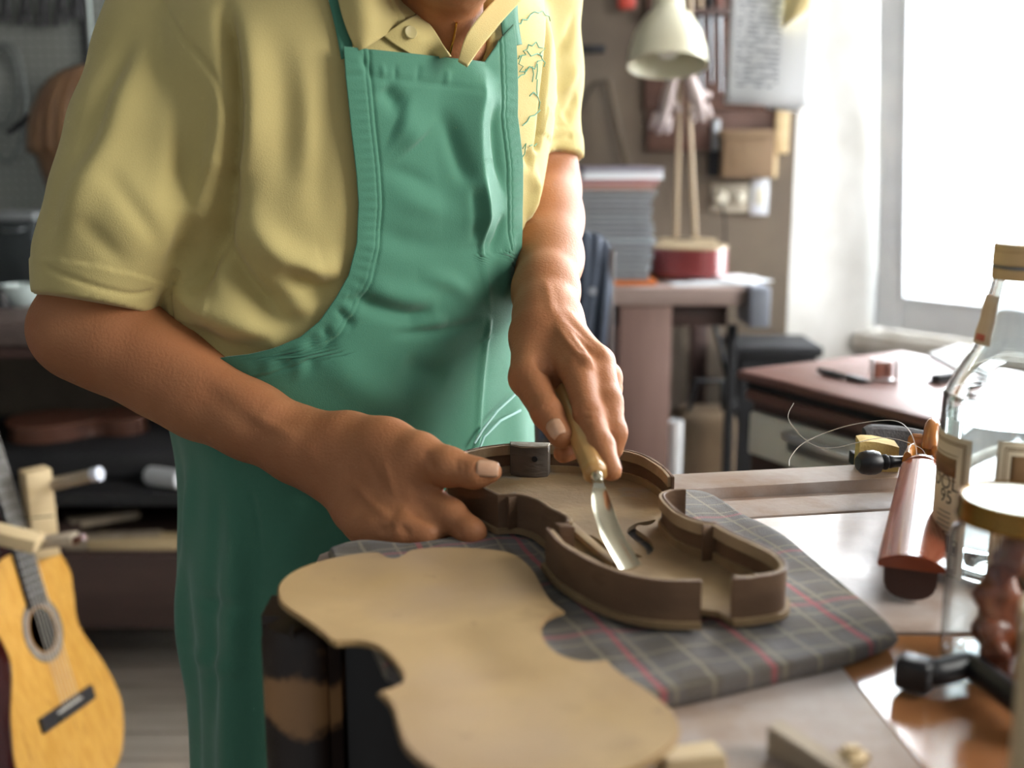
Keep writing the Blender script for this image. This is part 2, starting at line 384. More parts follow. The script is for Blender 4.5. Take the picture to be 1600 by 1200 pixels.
# red guitar body lying on the table
def bout(L, wu, ww, wl, n=10):
    """half outlines of a guitar-like body, x across, y along, from tail (y=0) to neck (y=L)"""
    h = [(0, 0), (wl * .35, .012 * L), (wl * .75, .075 * L), (wl, .24 * L), (wl * .9, .42 * L), (ww, .62 * L), (wu * .93, .76 * L), (wu, .85 * L), (wu * .8, .955 * L), (wu * .4, .995 * L), (0, L)]
    r = spline(h, n); l = [np.array([-p[0], p[1]]) for p in r[::-1]][1:-1]
    return [np.array(p) for p in r] + l
rg = empty('small_guitar_body', (0, 0, 0), 'small red guitar body with pale top lying flat on the work table', 'guitar')
cx = (Py(1022, 400, YT + .05)[0] + Py(1146, 400, YT + .05)[0]) / 2; wl = (Py(1146, 400, YT + .05)[0] - Py(1022, 400, YT + .05)[0]) / 2
out = bout(.36, wl * .82, wl * .68, wl, 6); ca_, sa_ = math.cos(-.12), math.sin(-.12)
out = [(cx + ca_ * x - sa_ * y, YT + .10 + sa_ * x + ca_ * y) for x, y in out]
z0 = ZTB + .014
PRISM('back', out, z0, z0 + .004, m_red, rg, .001); PRISM('ribs', out, z0 + .004, z0 + .070, m_red, rg, .001)
c = np.mean(out, 0); PRISM('top', [c + (np.array(p) - c) * 1.015 for p in out], z0 + .070, z0 + .076, m_gtop, rg, .0015)
ph = [c + np.array([.03 * math.cos(a), .1 + .03 * math.sin(a)]) for a in np.linspace(0, 6.28, 24, endpoint=False)]
PRISM('sound_hole', ph, z0 + .0755, z0 + .0768, m_blackm, rg, 0)
for k, (x, y, r, w, l) in enumerate(((1085, 433, .1, .15, .2), (1130, 432, -.2, .17, .2), (1150, 436, .35, .12, .16))):
    q = Py(x, y, YT + .13)
    o = BX('paper_sheet', (q[0], YT + .13, ZTB + .002 + .0035 * k), (w, l, .003), m_paper, rot=r, bevel=.0008)
    tag(o, ['loose white papers under the red guitar body on the table', 'white sheet lying turned on the table right of centre', 'white sheet topmost at the right end of the work table'][k], 'paper', 'papers on the work table')
# desk lamp
lp = empty('desk_lamp', Py(1070, 372, 2.98), 'cream enamel desk lamp with bell shade and two thin arms above the table', 'lamp')
bz = ZTB
bx = Py(1070, 372, 3.06)[0]
LATHE('lamp_base', [(0, 0), (.06, 0), (.06, .012), (.02, .02), (.012, .035), (0, .035)], m_blackm, lp, (bx, 3.02 + .12, bz))
hd = Vector(P(1045, 10, 2.62))
top = Vector(P(1072, -60, 2.75))
TUBE('arm', [Py(1056, 372, 3.12), Py(1062, 150, 3.02), top + Vector((-.012, 0, 0))], .0065, m_rod, lp, seg=10)
TUBE('arm', [Py(1087, 372, 3.12), Py(1076, 150, 3.02), top + Vector((.012, 0, 0))], .0065, m_rod, lp, seg=10)
TUBE('elbow_joint', [top + Vector((-.03, 0, 0)), top + Vector((.03, 0, 0))], .012, m_steel, lp, seg=12)
TUBE('neck', [top, hd + Vector((0, .02, .06)), hd + Vector((0, 0, .02))], [.008, .011, .02], m_cream, lp, seg=12)
ax = Vector((0.02, .28, 1.0)).normalized(); Rl = frame_z(ax)
R0 = .0915; prof_o = [(.030, .165), (.036, .158), (.037, .128), (.058, .108), (.078, .070), (.088, .035), (R0, 0), (R0 + .002, -.003)]
prof_i = [(R0 - .001, -.003), (R0 - .003, .002), (.085, .035), (.075, .068), (.055, .105), (.033, .126), (0, .13)]
base = Vector(P(1043, 101, 2.60))
LATHE('lamp_shade', [(0, .165)] + prof_o + prof_i, m_cream, lp, base, Rl, 48)
LATHE('bulb', [(0, .015), (.02, .02), (.03, .04), (.026, .065), (.014, .085), (.013, .125), (0, .126)], M('frosted_bulb', '#e8e6da', rough=.3), lp, base, Rl, 24)
# work gloves hung on the lamp arms
gl = empty('work_gloves', Py(1066, 150, 2.98), 'pair of pale cotton work gloves hanging on the lamp arms', 'gloves')
m_glove = M('pale_cotton', '#a39490', '#b4a7a4', scale=30, rough=.9, bump=.5, bscale=300)
for nm, a, b_, cx_ in (('left_glove', (1052, 122), (1030, 205), 0), ('right_glove', (1078, 122), (1098, 186), 0)):
    q0, q1 = Vector(Py(*a, 2.985)), Vector(Py(*b_, 2.96))
    bm = tube_bm([q0 + Vector((0, 0, .02)), q0, q0.lerp(q1, .4), q0.lerp(q1, .75), q1], [.018, .026, .034, .026, .01], seg=14, flat=(1, .55))
    side = (q1 - q0).normalized().cross(Vector((0, 1, 0)))
    for s in (-1, 0, 1): tube_bm([q0.lerp(q1, .7) + side * (s * .016), q1 + side * (s * .022) + (q1 - q0) * .05 * (1 - abs(s))], [.011, .007], seg=10, bm=bm)
    tube_bm([q0.lerp(q1, .35), q0.lerp(q1, .55) + side * .04], [.013, .008], seg=10, bm=bm)
    link(nm, bm, m_glove, gl)
# back wall: boards, box, sockets, tools
def wb(name, x0, y0, x1, y1, Y, th, m, parent=None, bev=.003):
    a, b_ = Py(x0, y0, Y), Py(x1, y1, Y)
    return BX(name, ((a[0] + b_[0]) / 2, Y + th / 2, (a[2] + b_[2]) / 2), (abs(b_[0] - a[0]), th, abs(a[2] - b_[2])), m, parent, bevel=bev)
YB = 3.35
o = empty('tool_rack', Py(1075, 60, 3.33), 'dark brown wooden tool rack on the wall behind the lamp', 'rack')
wb('back_board', 1012, -90, 1225, 172, 3.325, .022, m_brd, o); wb('back_board', 1012, 174, 1222, 236, 3.325, .022, m_brd, o); wb('ledge', 1012, 12, 1150, 24, 3.27, .055, m_darkbr, o)
m_tools = [m_steel, m_brd, m_rod, m_blackm, m_redbr]
for k, x in enumerate((1078, 1094, 1109, 1124)):
    t = empty('rasp', Py(x, 60, 3.285), ['thin steel rasp at the left end of the wall rack', 'brown-handled file second in the wall rack behind the lamp', 'beige-handled rasp third in the wall rack', 'black file at the right end of the wall rack'][k], 'file', 'files hanging in the wall rack')
    TUBE('blade', [Py(x, 18, 3.29), Py(x + 3, 130 + 14 * (k % 2), 3.29)], [.007, .0035], m_steel, t, seg=8)
    TUBE('handle', [Py(x - 1, -50, 3.29), Py(x, -20, 3.29), Py(x, 18, 3.29)], [.009, .012, .008], m_tools[(k + 1) % 5], t, seg=10)
o = empty('cardboard_box', Py(1170, 240, 3.28), 'small tan cardboard box fixed on the wall under the paper', 'box')
wb('box_body', 1131, 208, 1208, 278, 3.245, .08, m_tan, o); wb('box_lid', 1128, 203, 1211, 216, 3.24, .09, m_tan, o)
o = wb('wooden_strip', 1214, 168, 1232, 240, 3.30, .02, m_pale); tag(o, 'pale wooden strip hanging beside the window corner', 'strip')
o = wb('bevel_gauge', 1203, 238, 1214, 278, 3.31, .02, m_pale); tag(o, 'short pale wooden stick hanging below the slat right of the box', 'stick')
o = empty('scrub_brush', Py(1120, 240, 3.30), 'grey long-handled brush hanging beside the tan box', 'brush')
wb('brush_handle', 1114, 186, 1124, 235, 3.30, .015, m_steel, o); wb('brush_head', 1108, 235, 1130, 276, 3.29, .03, m_blackm, o, .006)
o = empty('wall_socket', Py(1140, 310, 3.34), 'ivory double wall socket with plugs beside the white switch', 'socket')
wb('plate', 1112, 286, 1170, 332, 3.335, .012, M('grey_plate', '#a79d8c', rough=.5), o)
for x, r in ((1127, .021), (1156, .017)):
    q = Py(x, 309, 3.32); LATHE('plug', [(0, .0), (r, .0), (r, .022), (r * .7, .032), (0, .034)], m_sock, o, (q[0], 3.34, q[2]), frame_z((0, -1, 0)), 20)
TUBE('plug_cord', [Py(1127, 318, 3.305), Py(1132, 340, 3.31), Py(1134, 400, 3.33)], .003, m_blackm, o, seg=8)
o = empty('light_switch', Py(1188, 306, 3.34), 'tall white light switch on the wall right of the socket', 'switch')
wb('switch_plate', 1175, 279, 1200, 336, 3.333, .014, M('white_plastic', '#d9dde4', rough=.4), o); wb('rocker', 1181, 295, 1194, 320, 3.328, .008, m_sock, o, .002)
o = wb('hanging_rail', 902, 70, 946, 82, 3.30, .03, m_blackm); tag(o, 'short black iron bar mounted on the grey wall beside the sleeve', 'bar')
o = TUBE('wooden_stick', [Py(950, 128, 3.32), Py(962, 185, 3.32), Py(978, 258, 3.31)], .009, M('dark_stick', '#4a3d2c', rough=.7), seg=10); tag(o, 'crooked dark stick hanging on the wall above the magazines', 'stick')
o = TUBE('wire_hook', [Py(902, 176, 3.33), Py(928, 130, 3.33), Py(950, 126, 3.33)], .005, M('dark_wire', '#4a4238', rough=.6), seg=8); tag(o, 'thin bent dark wire on the wall left of the crooked stick', 'wire')
o = empty('hand_saw', Py(985, -4, 3.3), 'hand tool with a red handle high on the wall left of the lamp', 'tool')
wb('handle', 966, -40, 994, 14, 3.29, .03, M('red_handle', '#a8392c', rough=.4), o, .01); wb('blade', 972, -160, 988, -38, 3.30, .004, m_steel, o)
o = empty('tape_dispenser', Py(905, 268, 3.0), 'small black tape dispenser behind the magazine stack', 'dispenser')
q = Py(908, 266, 3.14)
BX('body', (q[0], 3.14, q[2] - .01), (.06, .05, .03), m_black, o, bevel=.008); BX('shelf_bracket', (q[0], 3.24, q[2] - .035), (.12, .21, .02), m_darkbr, o)
# hanging papers
lines = bpy.data.materials.new('printed_paper'); lines.use_nodes = True; nt = lines.node_tree; b = nt.nodes['Principled BSDF']
tc = nt.nodes.new('ShaderNodeTexCoord'); sx = nt.nodes.new('ShaderNodeSeparateXYZ'); nt.links.new(tc.outputs['UV'], sx.inputs[0])
wv = nt.nodes.new('ShaderNodeMath'); wv.operation = 'MULTIPLY'; wv.inputs[1].default_value = 34; nt.links.new(sx.outputs[1], wv.inputs[0])
fr = nt.nodes.new('ShaderNodeMath'); fr.operation = 'FRACT'; nt.links.new(wv.outputs[0], fr.inputs[0])
gt = nt.nodes.new('ShaderNodeMath'); gt.operation = 'GREATER_THAN'; gt.inputs[1].default_value = .55; nt.links.new(fr.outputs[0], gt.inputs[0])
nz = nt.nodes.new('ShaderNodeTexNoise'); nz.inputs['Scale'].default_value = 1; mpp = nt.nodes.new('ShaderNodeMapping'); mpp.inputs['Scale'].default_value = (9, 34, 1)
nt.links.new(tc.outputs['UV'], mpp.inputs[0]); nt.links.new(mpp.outputs[0], nz.inputs['Vector'])
g2 = nt.nodes.new('ShaderNodeMath'); g2.operation = 'GREATER_THAN'; g2.inputs[1].default_value = .47; nt.links.new(nz.outputs['Fac'], g2.inputs[0])
mu = nt.nodes.new('ShaderNodeMath'); mu.operation = 'MULTIPLY'; nt.links.new(gt.outputs[0], mu.inputs[0]); nt.links.new(g2.outputs[0], mu.inputs[1])
# keep margins blank
def mrange(sock, lo, hi):
    a = nt.nodes.new('ShaderNodeMath'); a.operation = 'GREATER_THAN'; a.inputs[1].default_value = lo; nt.links.new(sock, a.inputs[0])
    c = nt.nodes.new('ShaderNodeMath'); c.operation = 'LESS_THAN'; c.inputs[1].default_value = hi; nt.links.new(sock, c.inputs[0])
    d = nt.nodes.new('ShaderNodeMath'); d.operation = 'MULTIPLY'; nt.links.new(a.outputs[0], d.inputs[0]); nt.links.new(c.outputs[0], d.inputs[1]); return d.outputs[0]
mg = nt.nodes.new('ShaderNodeMath'); mg.operation = 'MULTIPLY'; nt.links.new(mrange(sx.outputs[0], .09, .62), mg.inputs[0]); nt.links.new(mrange(sx.outputs[1], .1, .96), mg.inputs[1])
m3 = nt.nodes.new('ShaderNodeMath'); m3.operation = 'MULTIPLY'; nt.links.new(mu.outputs[0], m3.inputs[0]); nt.links.new(mg.outputs[0], m3.inputs[1])
mx = nt.nodes.new('ShaderNodeMix'); mx.data_type = 'RGBA'; mx.inputs[6].default_value = lin('#d6dade'); mx.inputs[7].default_value = lin('#8d949f'); nt.links.new(m3.outputs[0], mx.inputs[0]); nt.links.new(mx.outputs[2], b.inputs['Base Color']); b.inputs['Roughness'].default_value = .8
DPA = 2.45
def sheet(name, tl, tr, br, bl, D0, D1, m, wav=.008, n=14, th=.0006):
    pts = np.zeros((n, n, 3)); uv = np.zeros((n, n, 2))
    for i in range(n):
        for j in range(n):
            u, v = i / (n - 1), j / (n - 1)
            x = (tl[0] * (1 - u) + tr[0] * u) * (1 - v) + (bl[0] * (1 - u) + br[0] * u) * v
            y = (tl[1] * (1 - u) + tr[1] * u) * (1 - v) + (bl[1] * (1 - u) + br[1] * u) * v
            D = D0 + (D1 - D0) * u + wav * math.sin(5 * u + 2.2 * v) * (.3 + v) + .012 * (v ** 2)
            pts[i, j] = P(x, y, D); uv[i, j] = (u, 1 - v)
    return solidify(link(name, grid_mesh(name, pts, uv=uv), m), th, 0)
pn = empty('pinned_sheets', P(1205, -80, DPA), 'printed white sheets with a yellow note hanging beside the window', 'paper')
o = sheet('printed_sheet', (1150, -110), (1285, -95), (1262, 168), (1132, 162), DPA + .035, DPA + .005, lines, .010); par(o, pn)
o = sheet('curled_sheet', (1168, -110), (1290, -95), (1250, 176), (1196, 170), DPA + .055, DPA + .025, m_paper, .005); par(o, pn)
o = sheet('yellow_note', (1232, -70), (1275, -68), (1262, 14), (1222, 44), DPA - .02, DPA - .05, M('yellow_paper', '#ead9a0', rough=.8), .004); par(o, pn)
TUBE('hanging_line', [P(1000, -230, DPA + .05), P(1200, -112, DPA + .02), P(1420, -160, DPA + .12)], .0015, m_rod, pn, seg=6)
# chair with a jacket hung over its back
ch = empty('wooden_chair', P(925, 700, 2.2), 'dark wooden chair standing behind the bench under a slate jacket', 'chair')
yc = 2.2; x0, x1 = Py(870, 400, yc)[0], Py(948, 400, yc)[0]; zt = Py(920, 365, yc)[2] - .03
m_chair = M('chair_wood', '#2c211d', '#3a2c26', scale=6, rough=.5)
for x in (x0, x1):
    BX('back_post', (x, yc, zt / 2), (.03, .03, zt), m_chair, ch, bevel=.004)
    BX('leg', (x, yc - .34, .22), (.03, .03, .44), m_chair, ch, bevel=.004)
BX('top_rail', ((x0 + x1) / 2, yc, zt - .03), (x1 - x0, .022, .06), m_chair, ch); BX('seat', ((x0 + x1) / 2, yc - .17, .45), (x1 - x0 + .04, .4, .025), m_chair, ch, bevel=.006)
jk = empty('slate_jacket', (x1, yc, zt), 'dark slate jacket draped over the chair back behind the forearm', 'jacket')
n1, n2 = 40, 60; pts = np.zeros((n1, n2, 3))
xj0, xj1 = x0 - .03, Py(957, 420, yc)[0]
for i in range(n1):
    for j in range(n2):
        u, v = i / (n1 - 1), j / (n2 - 1)         # u across, v from the front hem over the rail to the back hem
        s = (v - .5) * 2
        h = zt + .035 - .028 * (2 * abs(u - .42)) ** 3
        dz = (abs(s) ** 1.3) * .40
        fold = .010 * math.sin(17 * u + 2 * v) * min(1, abs(s) * 2) * .7 + .004 * math.sin(33 * u)
        yy = yc + (.026 + .02 * abs(s)) * math.tanh(s * 6) + (fold if s < 0 else -fold)
        xx = xj0 + (xj1 - xj0) * u + .012 * math.sin(6 * dz + 3 * u) - .012 * dz / .4
        if u > .9: xx -= .03 * (u - .9) * 10 * max(0, 1 - dz / .06)
        pts[i, j] = (xx, yy, h - dz)
o = solidify(link('jacket_body', grid_mesh('jacket_body', pts), m_denim, jk), .004, 0)
q = Py(926, 455, yc - .06); LATHE('button', [(0, 0), (.008, 0), (.008, .003), (0, .004)], M('grey_button', '#8b8f99', rough=.3), jk, q, frame_z((0, -1, 0)), 16)
# things under the table
o = empty('canvas_bag', (Py(1090, 720, 2.95)[0], 2.95, 0), 'brown canvas bag standing on the floor under the work table', 'bag')
q = Py(1095, 700, 2.95); bm = bmesh.new(); box(bm, (q[0] + .01, 2.98, .26), (.17, .14, .52), None, .04, 3); link('bag_body', bm, M('brown_canvas', '#564735', '#63523e', scale=15, rough=.9, bump=.4), o)
TUBE('bag_handle', [(q[0] - .04, 2.95, .5), (q[0] - .02, 2.94, .6), (q[0] + .05, 2.94, .6), (q[0] + .06, 2.95, .5)], .008, m_blackm, o, seg=8)
o = empty('dark_crate', (Py(1135, 650, 3.0)[0], 3.0, 0), 'black crate on the floor in the shade under the table', 'crate')
q = Py(1150, 620, 3.08); BX('crate_body', (q[0] + .10, 3.12, .33), (.22, .2, .64), m_blackm, o, bevel=.01); BX('crate_lid', (q[0] + .10, 3.12, .665), (.24, .22, .03), m_blackm, o, bevel=.006)
o = LATHE('paper_roll', [(0, 0), (.018, 0), (.018, .5), (.015, .5), (.015, .45), (0, .45)], m_paper, None, (Py(1056, 665, 2.86)[0], 2.86, .01), None, 24); tag(o, 'white paper roll standing beside the plank leg under the table', 'roll')
# ------------------------------------------------------------------ left background: bench against the back wall
YL = 2.35; ZL = .845
lb = empty('side_bench', (-1.4, YL, 0), 'dark wooden side bench with low beam and open shelves at the left', 'bench')
m_ltop = M('side_bench_top', '#4a3f3b', '#5a4d48', scale=4, stretch=(.6, 6, 6), rough=.6)
m_shelf = M('shelf_black', '#1c1c1e', '#252527', scale=6, rough=.8)
BX('bench_top', (-1.3, YL + .48, ZL - .025), (2.3, .96, .05), m_ltop, lb, bevel=.004)
BX('front_rail', (-1.3, YL + .035, ZL - .065), (2.2, .03, .03), M('rail_brown', '#3b2824', '#46302a', scale=4, rough=.6), lb)
BX('middle_shelf', (-1.3, YL + .45, .425), (2.2, .72, .03), m_shelf, lb)
BX('low_shelf', (-1.3, YL + .42, .29), (2.2, .74, .025), m_beam, lb)
BX('low_beam', (-1.3, YL + .03, .235), (2.3, .05, .17), m_beam, lb, bevel=.006)
for x in (-2.38, -.22):
    for y in (YL + .06, YL + .88): BX('leg', (x, y, .41), (.07, .07, .82), m_beam, lb)
BX('shelf_shade_sheet', (-1.3, YL + .82, .25), (2.2, .012, .40), m_shelf, lb)  # added black sheet standing for the dark void below the shelf
# pegboard with holes
pg = empty('pegboard', (-1.7, 3.32, 1.0), 'grey perforated pegboard on the wall above the side bench', 'pegboard')
mp_ = bpy.data.materials.new('pegboard_grey'); mp_.use_nodes = True; nt = mp_.node_tree; b = nt.nodes['Principled BSDF']; b.inputs['Roughness'].default_value = .8
tc = nt.nodes.new('ShaderNodeTexCoord'); vm = nt.nodes.new('ShaderNodeVectorMath'); vm.operation = 'MULTIPLY'; vm.inputs[1].default_value = (40, 0, 40); nt.links.new(tc.outputs['Object'], vm.inputs[0])
fr = nt.nodes.new('ShaderNodeVectorMath'); fr.operation = 'FRACTION'; nt.links.new(vm.outputs[0], fr.inputs[0])
ds = nt.nodes.new('ShaderNodeVectorMath'); ds.operation = 'DISTANCE'; ds.inputs[1].default_value = (.5, 0, .5); nt.links.new(fr.outputs[0], ds.inputs[0])
gt = nt.nodes.new('ShaderNodeMath'); gt.operation = 'LESS_THAN'; gt.inputs[1].default_value = .16; nt.links.new(ds.outputs[1], gt.inputs[0])
mx = nt.nodes.new('ShaderNodeMix'); mx.data_type = 'RGBA'; mx.inputs[6].default_value = lin('#80837d'); mx.inputs[7].default_value = lin('#3e403c'); nt.links.new(gt.outputs[0], mx.inputs[0]); nt.links.new(mx.outputs[2], b.inputs['Base Color'])
bm = bmesh.new(); box(bm, (0, 0, 0), (2.5, .012, 1.5), None, .002, 1); o = link('perforated_panel', bm, mp_, None, 40); o.location = (-1.75, 3.335, 1.62); par(o, pg)
for x in (-2.99, -1.75, -.51): BX('batten', (x, 3.325, 1.62), (.03, .008, 1.5), m_peg, pg)
# tools hung on the pegboard
def hung(name, label, cat, parts, group=None):
    o = empty(name, parts[0][1][0], label, cat, group)
    for nm, pts, r, m in parts: TUBE(nm, pts, r, m, o, seg=10)
    return o
q = lambda x, y, Y=3.29: Py(x, y, Y)
tool_labels = [('pincers', 'black pincers hanging at the top left corner of the pegboard', 8, -30, 36), ('snips', 'dark tin snips second from the left on the pegboard', 38, -20, 40), ('wrench', 'dark steel wrench hanging third on the pegboard', 66, -40, 44), ('hand_drill', 'small dark hand drill hanging beside the white ruler', 95, -30, 42), ('callipers', 'dark callipers hanging right beside the ruler on the pegboard', 118, -30, 30)]
for k, (nm, lb_, x, y0, y1) in enumerate(tool_labels):
    w = 6 + 2 * (k % 2)
    hung(nm, lb_, 'tool', [('grip', [q(x - w, y1), q(x - w * .4, (y0 + y1) / 2), q(x, y0)], [.007, .008, .006], m_black), ('grip', [q(x + w, y1 - 3), q(x + w * .4, (y0 + y1) / 2), q(x, y0)], [.007, .008, .006], m_black), ('head', [q(x, y0 + 4, 3.285), q(x, y0 - 22, 3.285)], [.014, .008], m_steel)])
def hung_ring(x, y, rx_, ry_, lab):
    pts = [q(x + rx_ * math.cos(a), y + ry_ * math.sin(a), 3.30) for a in np.linspace(0, 2 * math.pi, 40, endpoint=False)]
    o = link('cable_loop', tube_bm(pts, .006, 8, closed=True), M('grey_cable', '#5b5f5c', rough=.6)); return tag(o, lab, 'cable', 'cable loops on the pegboard')
hung_ring(2, 135, 26, 62, 'large grey cable loop hanging at the left end of the pegboard'); hung_ring(10, 160, 30, 92, 'longer grey cable loop behind the first on the pegboard')
o = wb('white_ruler', 133, -60, 147, 118, 3.29, .012, M('ruler_white', '#cfdcd6', rough=.4), None, .001); tag(o, 'long white ruler hanging upright beside the shoulder', 'ruler')
o = wb('ruler_shadow', 125, -60, 132, 128, 3.295, .02, m_blackm, None, .001); tag(o, 'narrow black strip standing for the shadow beside the white ruler', 'shadow_strip')  # black strip added as the shadow along the ruler's left side
# lute-like bowl back instrument leaning on the wall, neck hanging down to the left
lu = empty('lute_body', Py(110, 320, 3.12), 'brown bowl-backed lute body leaning on the wall behind the sleeve', 'lute')
m_lute = M('lute_wood', '#6d4f36', '#8a6848', '#573c28', scale=6, stretch=(8, 1, 1), rough=.45)
nr = 11
axp = [np.array(Py(x, y, 3.16)) for x, y in ((150, 330), (148, 265), (142, 190), (138, 130), (138, 102))]
axs = spline(axp, 10); wid = [.09 + .055 * math.sin(min(1, t * 1.9) * 1.57) if t < .35 else .145 * (1 - ((t - .35) / .65) ** 1.9) + .012 for t in np.linspace(0, 1, len(axs))]
wid = [w * 1.12 for w in wid]
for k in range(nr):            # ribs, each a stave
    a0, a1 = math.pi + math.pi * k / nr, math.pi + math.pi * (k + 1) / nr
    pts = np.zeros((len(axs), 4, 3))
    for i, (c, w) in enumerate(zip(axs, wid)):
        for j in range(4):
            a = a0 + (a1 - a0) * (j / 3); pts[i, j] = c + np.array([w * math.cos(a), w * .55 * math.sin(a), 0])
    solidify(link('stave', grid_mesh('stave', pts), m_lute, lu), .003, 0)
pts = np.zeros((len(axs), 8, 3))
for i, (c, w) in enumerate(zip(axs, wid)):
    for j in range(8): pts[i, j] = c + np.array([w * (j / 3.5 - 1), 0, 0])
solidify(link('soundboard', grid_mesh('soundboard', pts), m_pale2, lu), .004, 0)
pts = [np.array([c[0] - w * 1.01, c[1] - .002, c[2]]) for c, w in zip(axs, wid)]; TUBE('edge_binding', pts, .006, m_blackm, lu, seg=8)
o = TUBE('leather_strap', [Py(136, 106, 3.2), Py(98, 138, 3.2), Py(60, 168, 3.18), Py(30, 196, 3.16), Py(12, 208, 3.16)], [.006, .008, .010, .017, .014], m_blackm, seg=10, flat=(1, .5)); tag(o, 'black strap running down left from the tip of the lute', 'strap')
# things standing on the side bench
mb = empty('metal_box', Py(25, 415, 3.0), 'dark green metal box with a pale lid on the side bench', 'box')
a, b_ = Py(-12, 345, 3.0), Py(58, 415, 3.0)
m_mbox = M('dark_green_metal', '#23282a', '#2b3132', scale=7, rough=.5); zb = ZL
BX('box_body', ((a[0] + b_[0]) / 2, 3.06, (zb + a[2]) / 2), (b_[0] - a[0], .14, a[2] - zb), m_mbox, mb, bevel=.004)
BX('box_lid', ((a[0] + b_[0]) / 2, 3.06, a[2] + .012), (b_[0] - a[0] + .012, .152, .022), M('grey_metal', '#6b6f70', '#7a7e7f', scale=7, rough=.45), mb, bevel=.004)
TUBE('lid_handle', [(a[0] + .03, 2.985, a[2] - .02), (a[0] + .04, 2.97, a[2] - .024), (a[0] + .08, 2.97, a[2] - .024), (a[0] + .09, 2.985, a[2] - .02)], .003, m_steel, mb, seg=8)
qb = Py(33, 450, 2.62)
o = LATHE('glass_bowl', [(0, 0), (.022, 0), (.035, .012), (.045, .035), (.047, .05), (.044, .05), (.041, .035), (.031, .014), (0, .006)], M('milky_glass', '#c8d6d2', rough=.1, trans=.3, spec=.5), None, (qb[0], 2.62, ZL), None, 32); tag(o, 'small milky glass bowl on the side bench in front of the box', 'bowl')
for k, (x, y, s, lab) in enumerate(((0, 455, .03, 'black tin beside the glass bowl on the side bench'),)):
    qq = Py(x, y, 2.6); o = LATHE('tin', [(0, 0), (s, 0), (s, .04), (s * .9, .045), (0, .045)], m_black, None, (qq[0], 2.6, ZL), None, 24); tag(o, lab, 'tin')
o = wb('white_rag', 222, 448, 252, 486, 2.36, .1, M('white_cloth', '#b9babb', '#cfd0d0', scale=18, rough=.9, bump=.6, bscale=60), None, .012); o.location.z = ZL + .02; tag(o, 'small white rag on the bench seen between sleeve and shirt', 'rag')
# brown violin body on the middle shelf
ZM = .441
vb = empty('brown_violin_body', Py(140, 690, 2.6), 'dark brown unfinished violin body lying on the middle shelf at the left', 'violin')
vo = bout(.33, .078, .054, .098, 6); ang = math.radians(-72); cq = Py(165, 668, 2.72)
vo = [(cq[0] - .22 + math.cos(ang) * x - math.sin(ang) * y, 2.66 + math.sin(ang) * x + math.cos(ang) * y) for x, y in vo]
m_vb = M('brown_varnish', '#43291f', '#5a392b', scale=5, stretch=(1, 6, 1), rough=.35)
PRISM('back', vo, ZM + .075, ZM + .079, m_vb, vb, .001); PRISM('ribs', [np.mean(vo, 0) + (np.array(p) - np.mean(vo, 0)) * .97 for p in vo], ZM + .079, ZM + .112, m_vb, vb, .001)
PRISM('top', vo, ZM + .112, ZM + .116, M('reddish_varnish', '#6b4232', '#7b5140', scale=5, rough=.35), vb, .001)
o = BX('black_case', (vb.location.x - .05, 2.68, ZM + .0365), (.62, .30, .071), m_shelf, bevel=.02, seg=3); tag(o, 'flat black case on the middle shelf under the brown violin', 'case')
o = LATHE('white_tube', [(0, 0), (.022, 0), (.022, .12), (.018, .12), (0, .115)], m_paper, None, Py(232, 678, 2.50), frame_z((.75, -.6, .1)), 24); o.location.z = ZM + .0245; tag(o, 'short white cardboard tube lying at the right end of the shelf', 'tube')
# scrap boards on the low shelf
ZW = .3035
scraps = [((150, 885), .30, .05, .03, 8, m_pale2, 'grey-brown board lying flat along the low beam', 0), ((215, 880), .20, .07, .028, -3, m_pale, 'pale squared board lying beside the apron on the low shelf', 0), ((165, 850), .16, .05, .018, 35, m_pale2, 'short board leaning across the two others on the low shelf', .034), ((140, 815), .12, .04, .02, -20, m_beam, 'dark offcut at the back of the low shelf', 0), ((95, 885), .1, .08, .05, 20, m_beam, 'dark block behind the guitar on the low shelf', 0), ((170, 800), .14, .03, .015, 12, M('olive_wood', '#4b4a3a', '#5a5846', scale=9, rough=.8), 'olive coloured strip at the back of the low shelf', .0)]
for (px, py), w, d, h, rz, m, lab, dz in scraps:
    y_ = 2.46 + (.09 if py < 860 else 0) + (.10 if py < 830 else 0)
    o = BX('scrap_board', (Py(px, py, y_)[0], y_, ZW + h / 2 + dz), (w, d, h), m, rot=math.radians(rz), bevel=.003); tag(o, lab, 'board', 'scrap boards on the low shelf')
# ------------------------------------------------------------------ the guitar leaning at the left edge
Uc = np.array([.134, .074, .988]); Vc = np.array([-.256, .92, -.034]); Vc /= np.linalg.norm(Vc); Uc = Uc - Vc * (Uc @ Vc); Uc /= np.linalg.norm(Uc)
tow = lambda v: v[0] * RX + v[1] * UP + v[2] * FW
Ug, Vg = tow(Uc), tow(Vc); Ng = np.cross(Ug, Vg)
if Ng @ (P(105, 1106, 2.09) - CAM) > 0: Ng = -Ng
GO = P(104, 1107, 2.07)                 # bridge point on the face
GS = .97
def G(u, v, n=0.0): return GO + GS * (u * Ug + v * Vg + n * Ng)
gt_ = empty('classical_guitar', G(0, -.18), 'classical guitar with yellow spruce top leaning upright at the far left', 'guitar')
m_spruce = M('spruce_top', '#c08c3a', '#cf9d4c', '#b27f30', scale=7, stretch=(9, 9, .5), rough=.3, coat=.4, lo=.4, hi=.6)
m_gside = M('guitar_side', '#3d120e', '#55201a', scale=4, rough=.25, coat=.5)
m_ebony = M('ebony', '#1b191a', '#262324', scale=12, rough=.45)
go = [(x, y - .175) for x, y in bout(.487, .140, .117, .183, 10)]
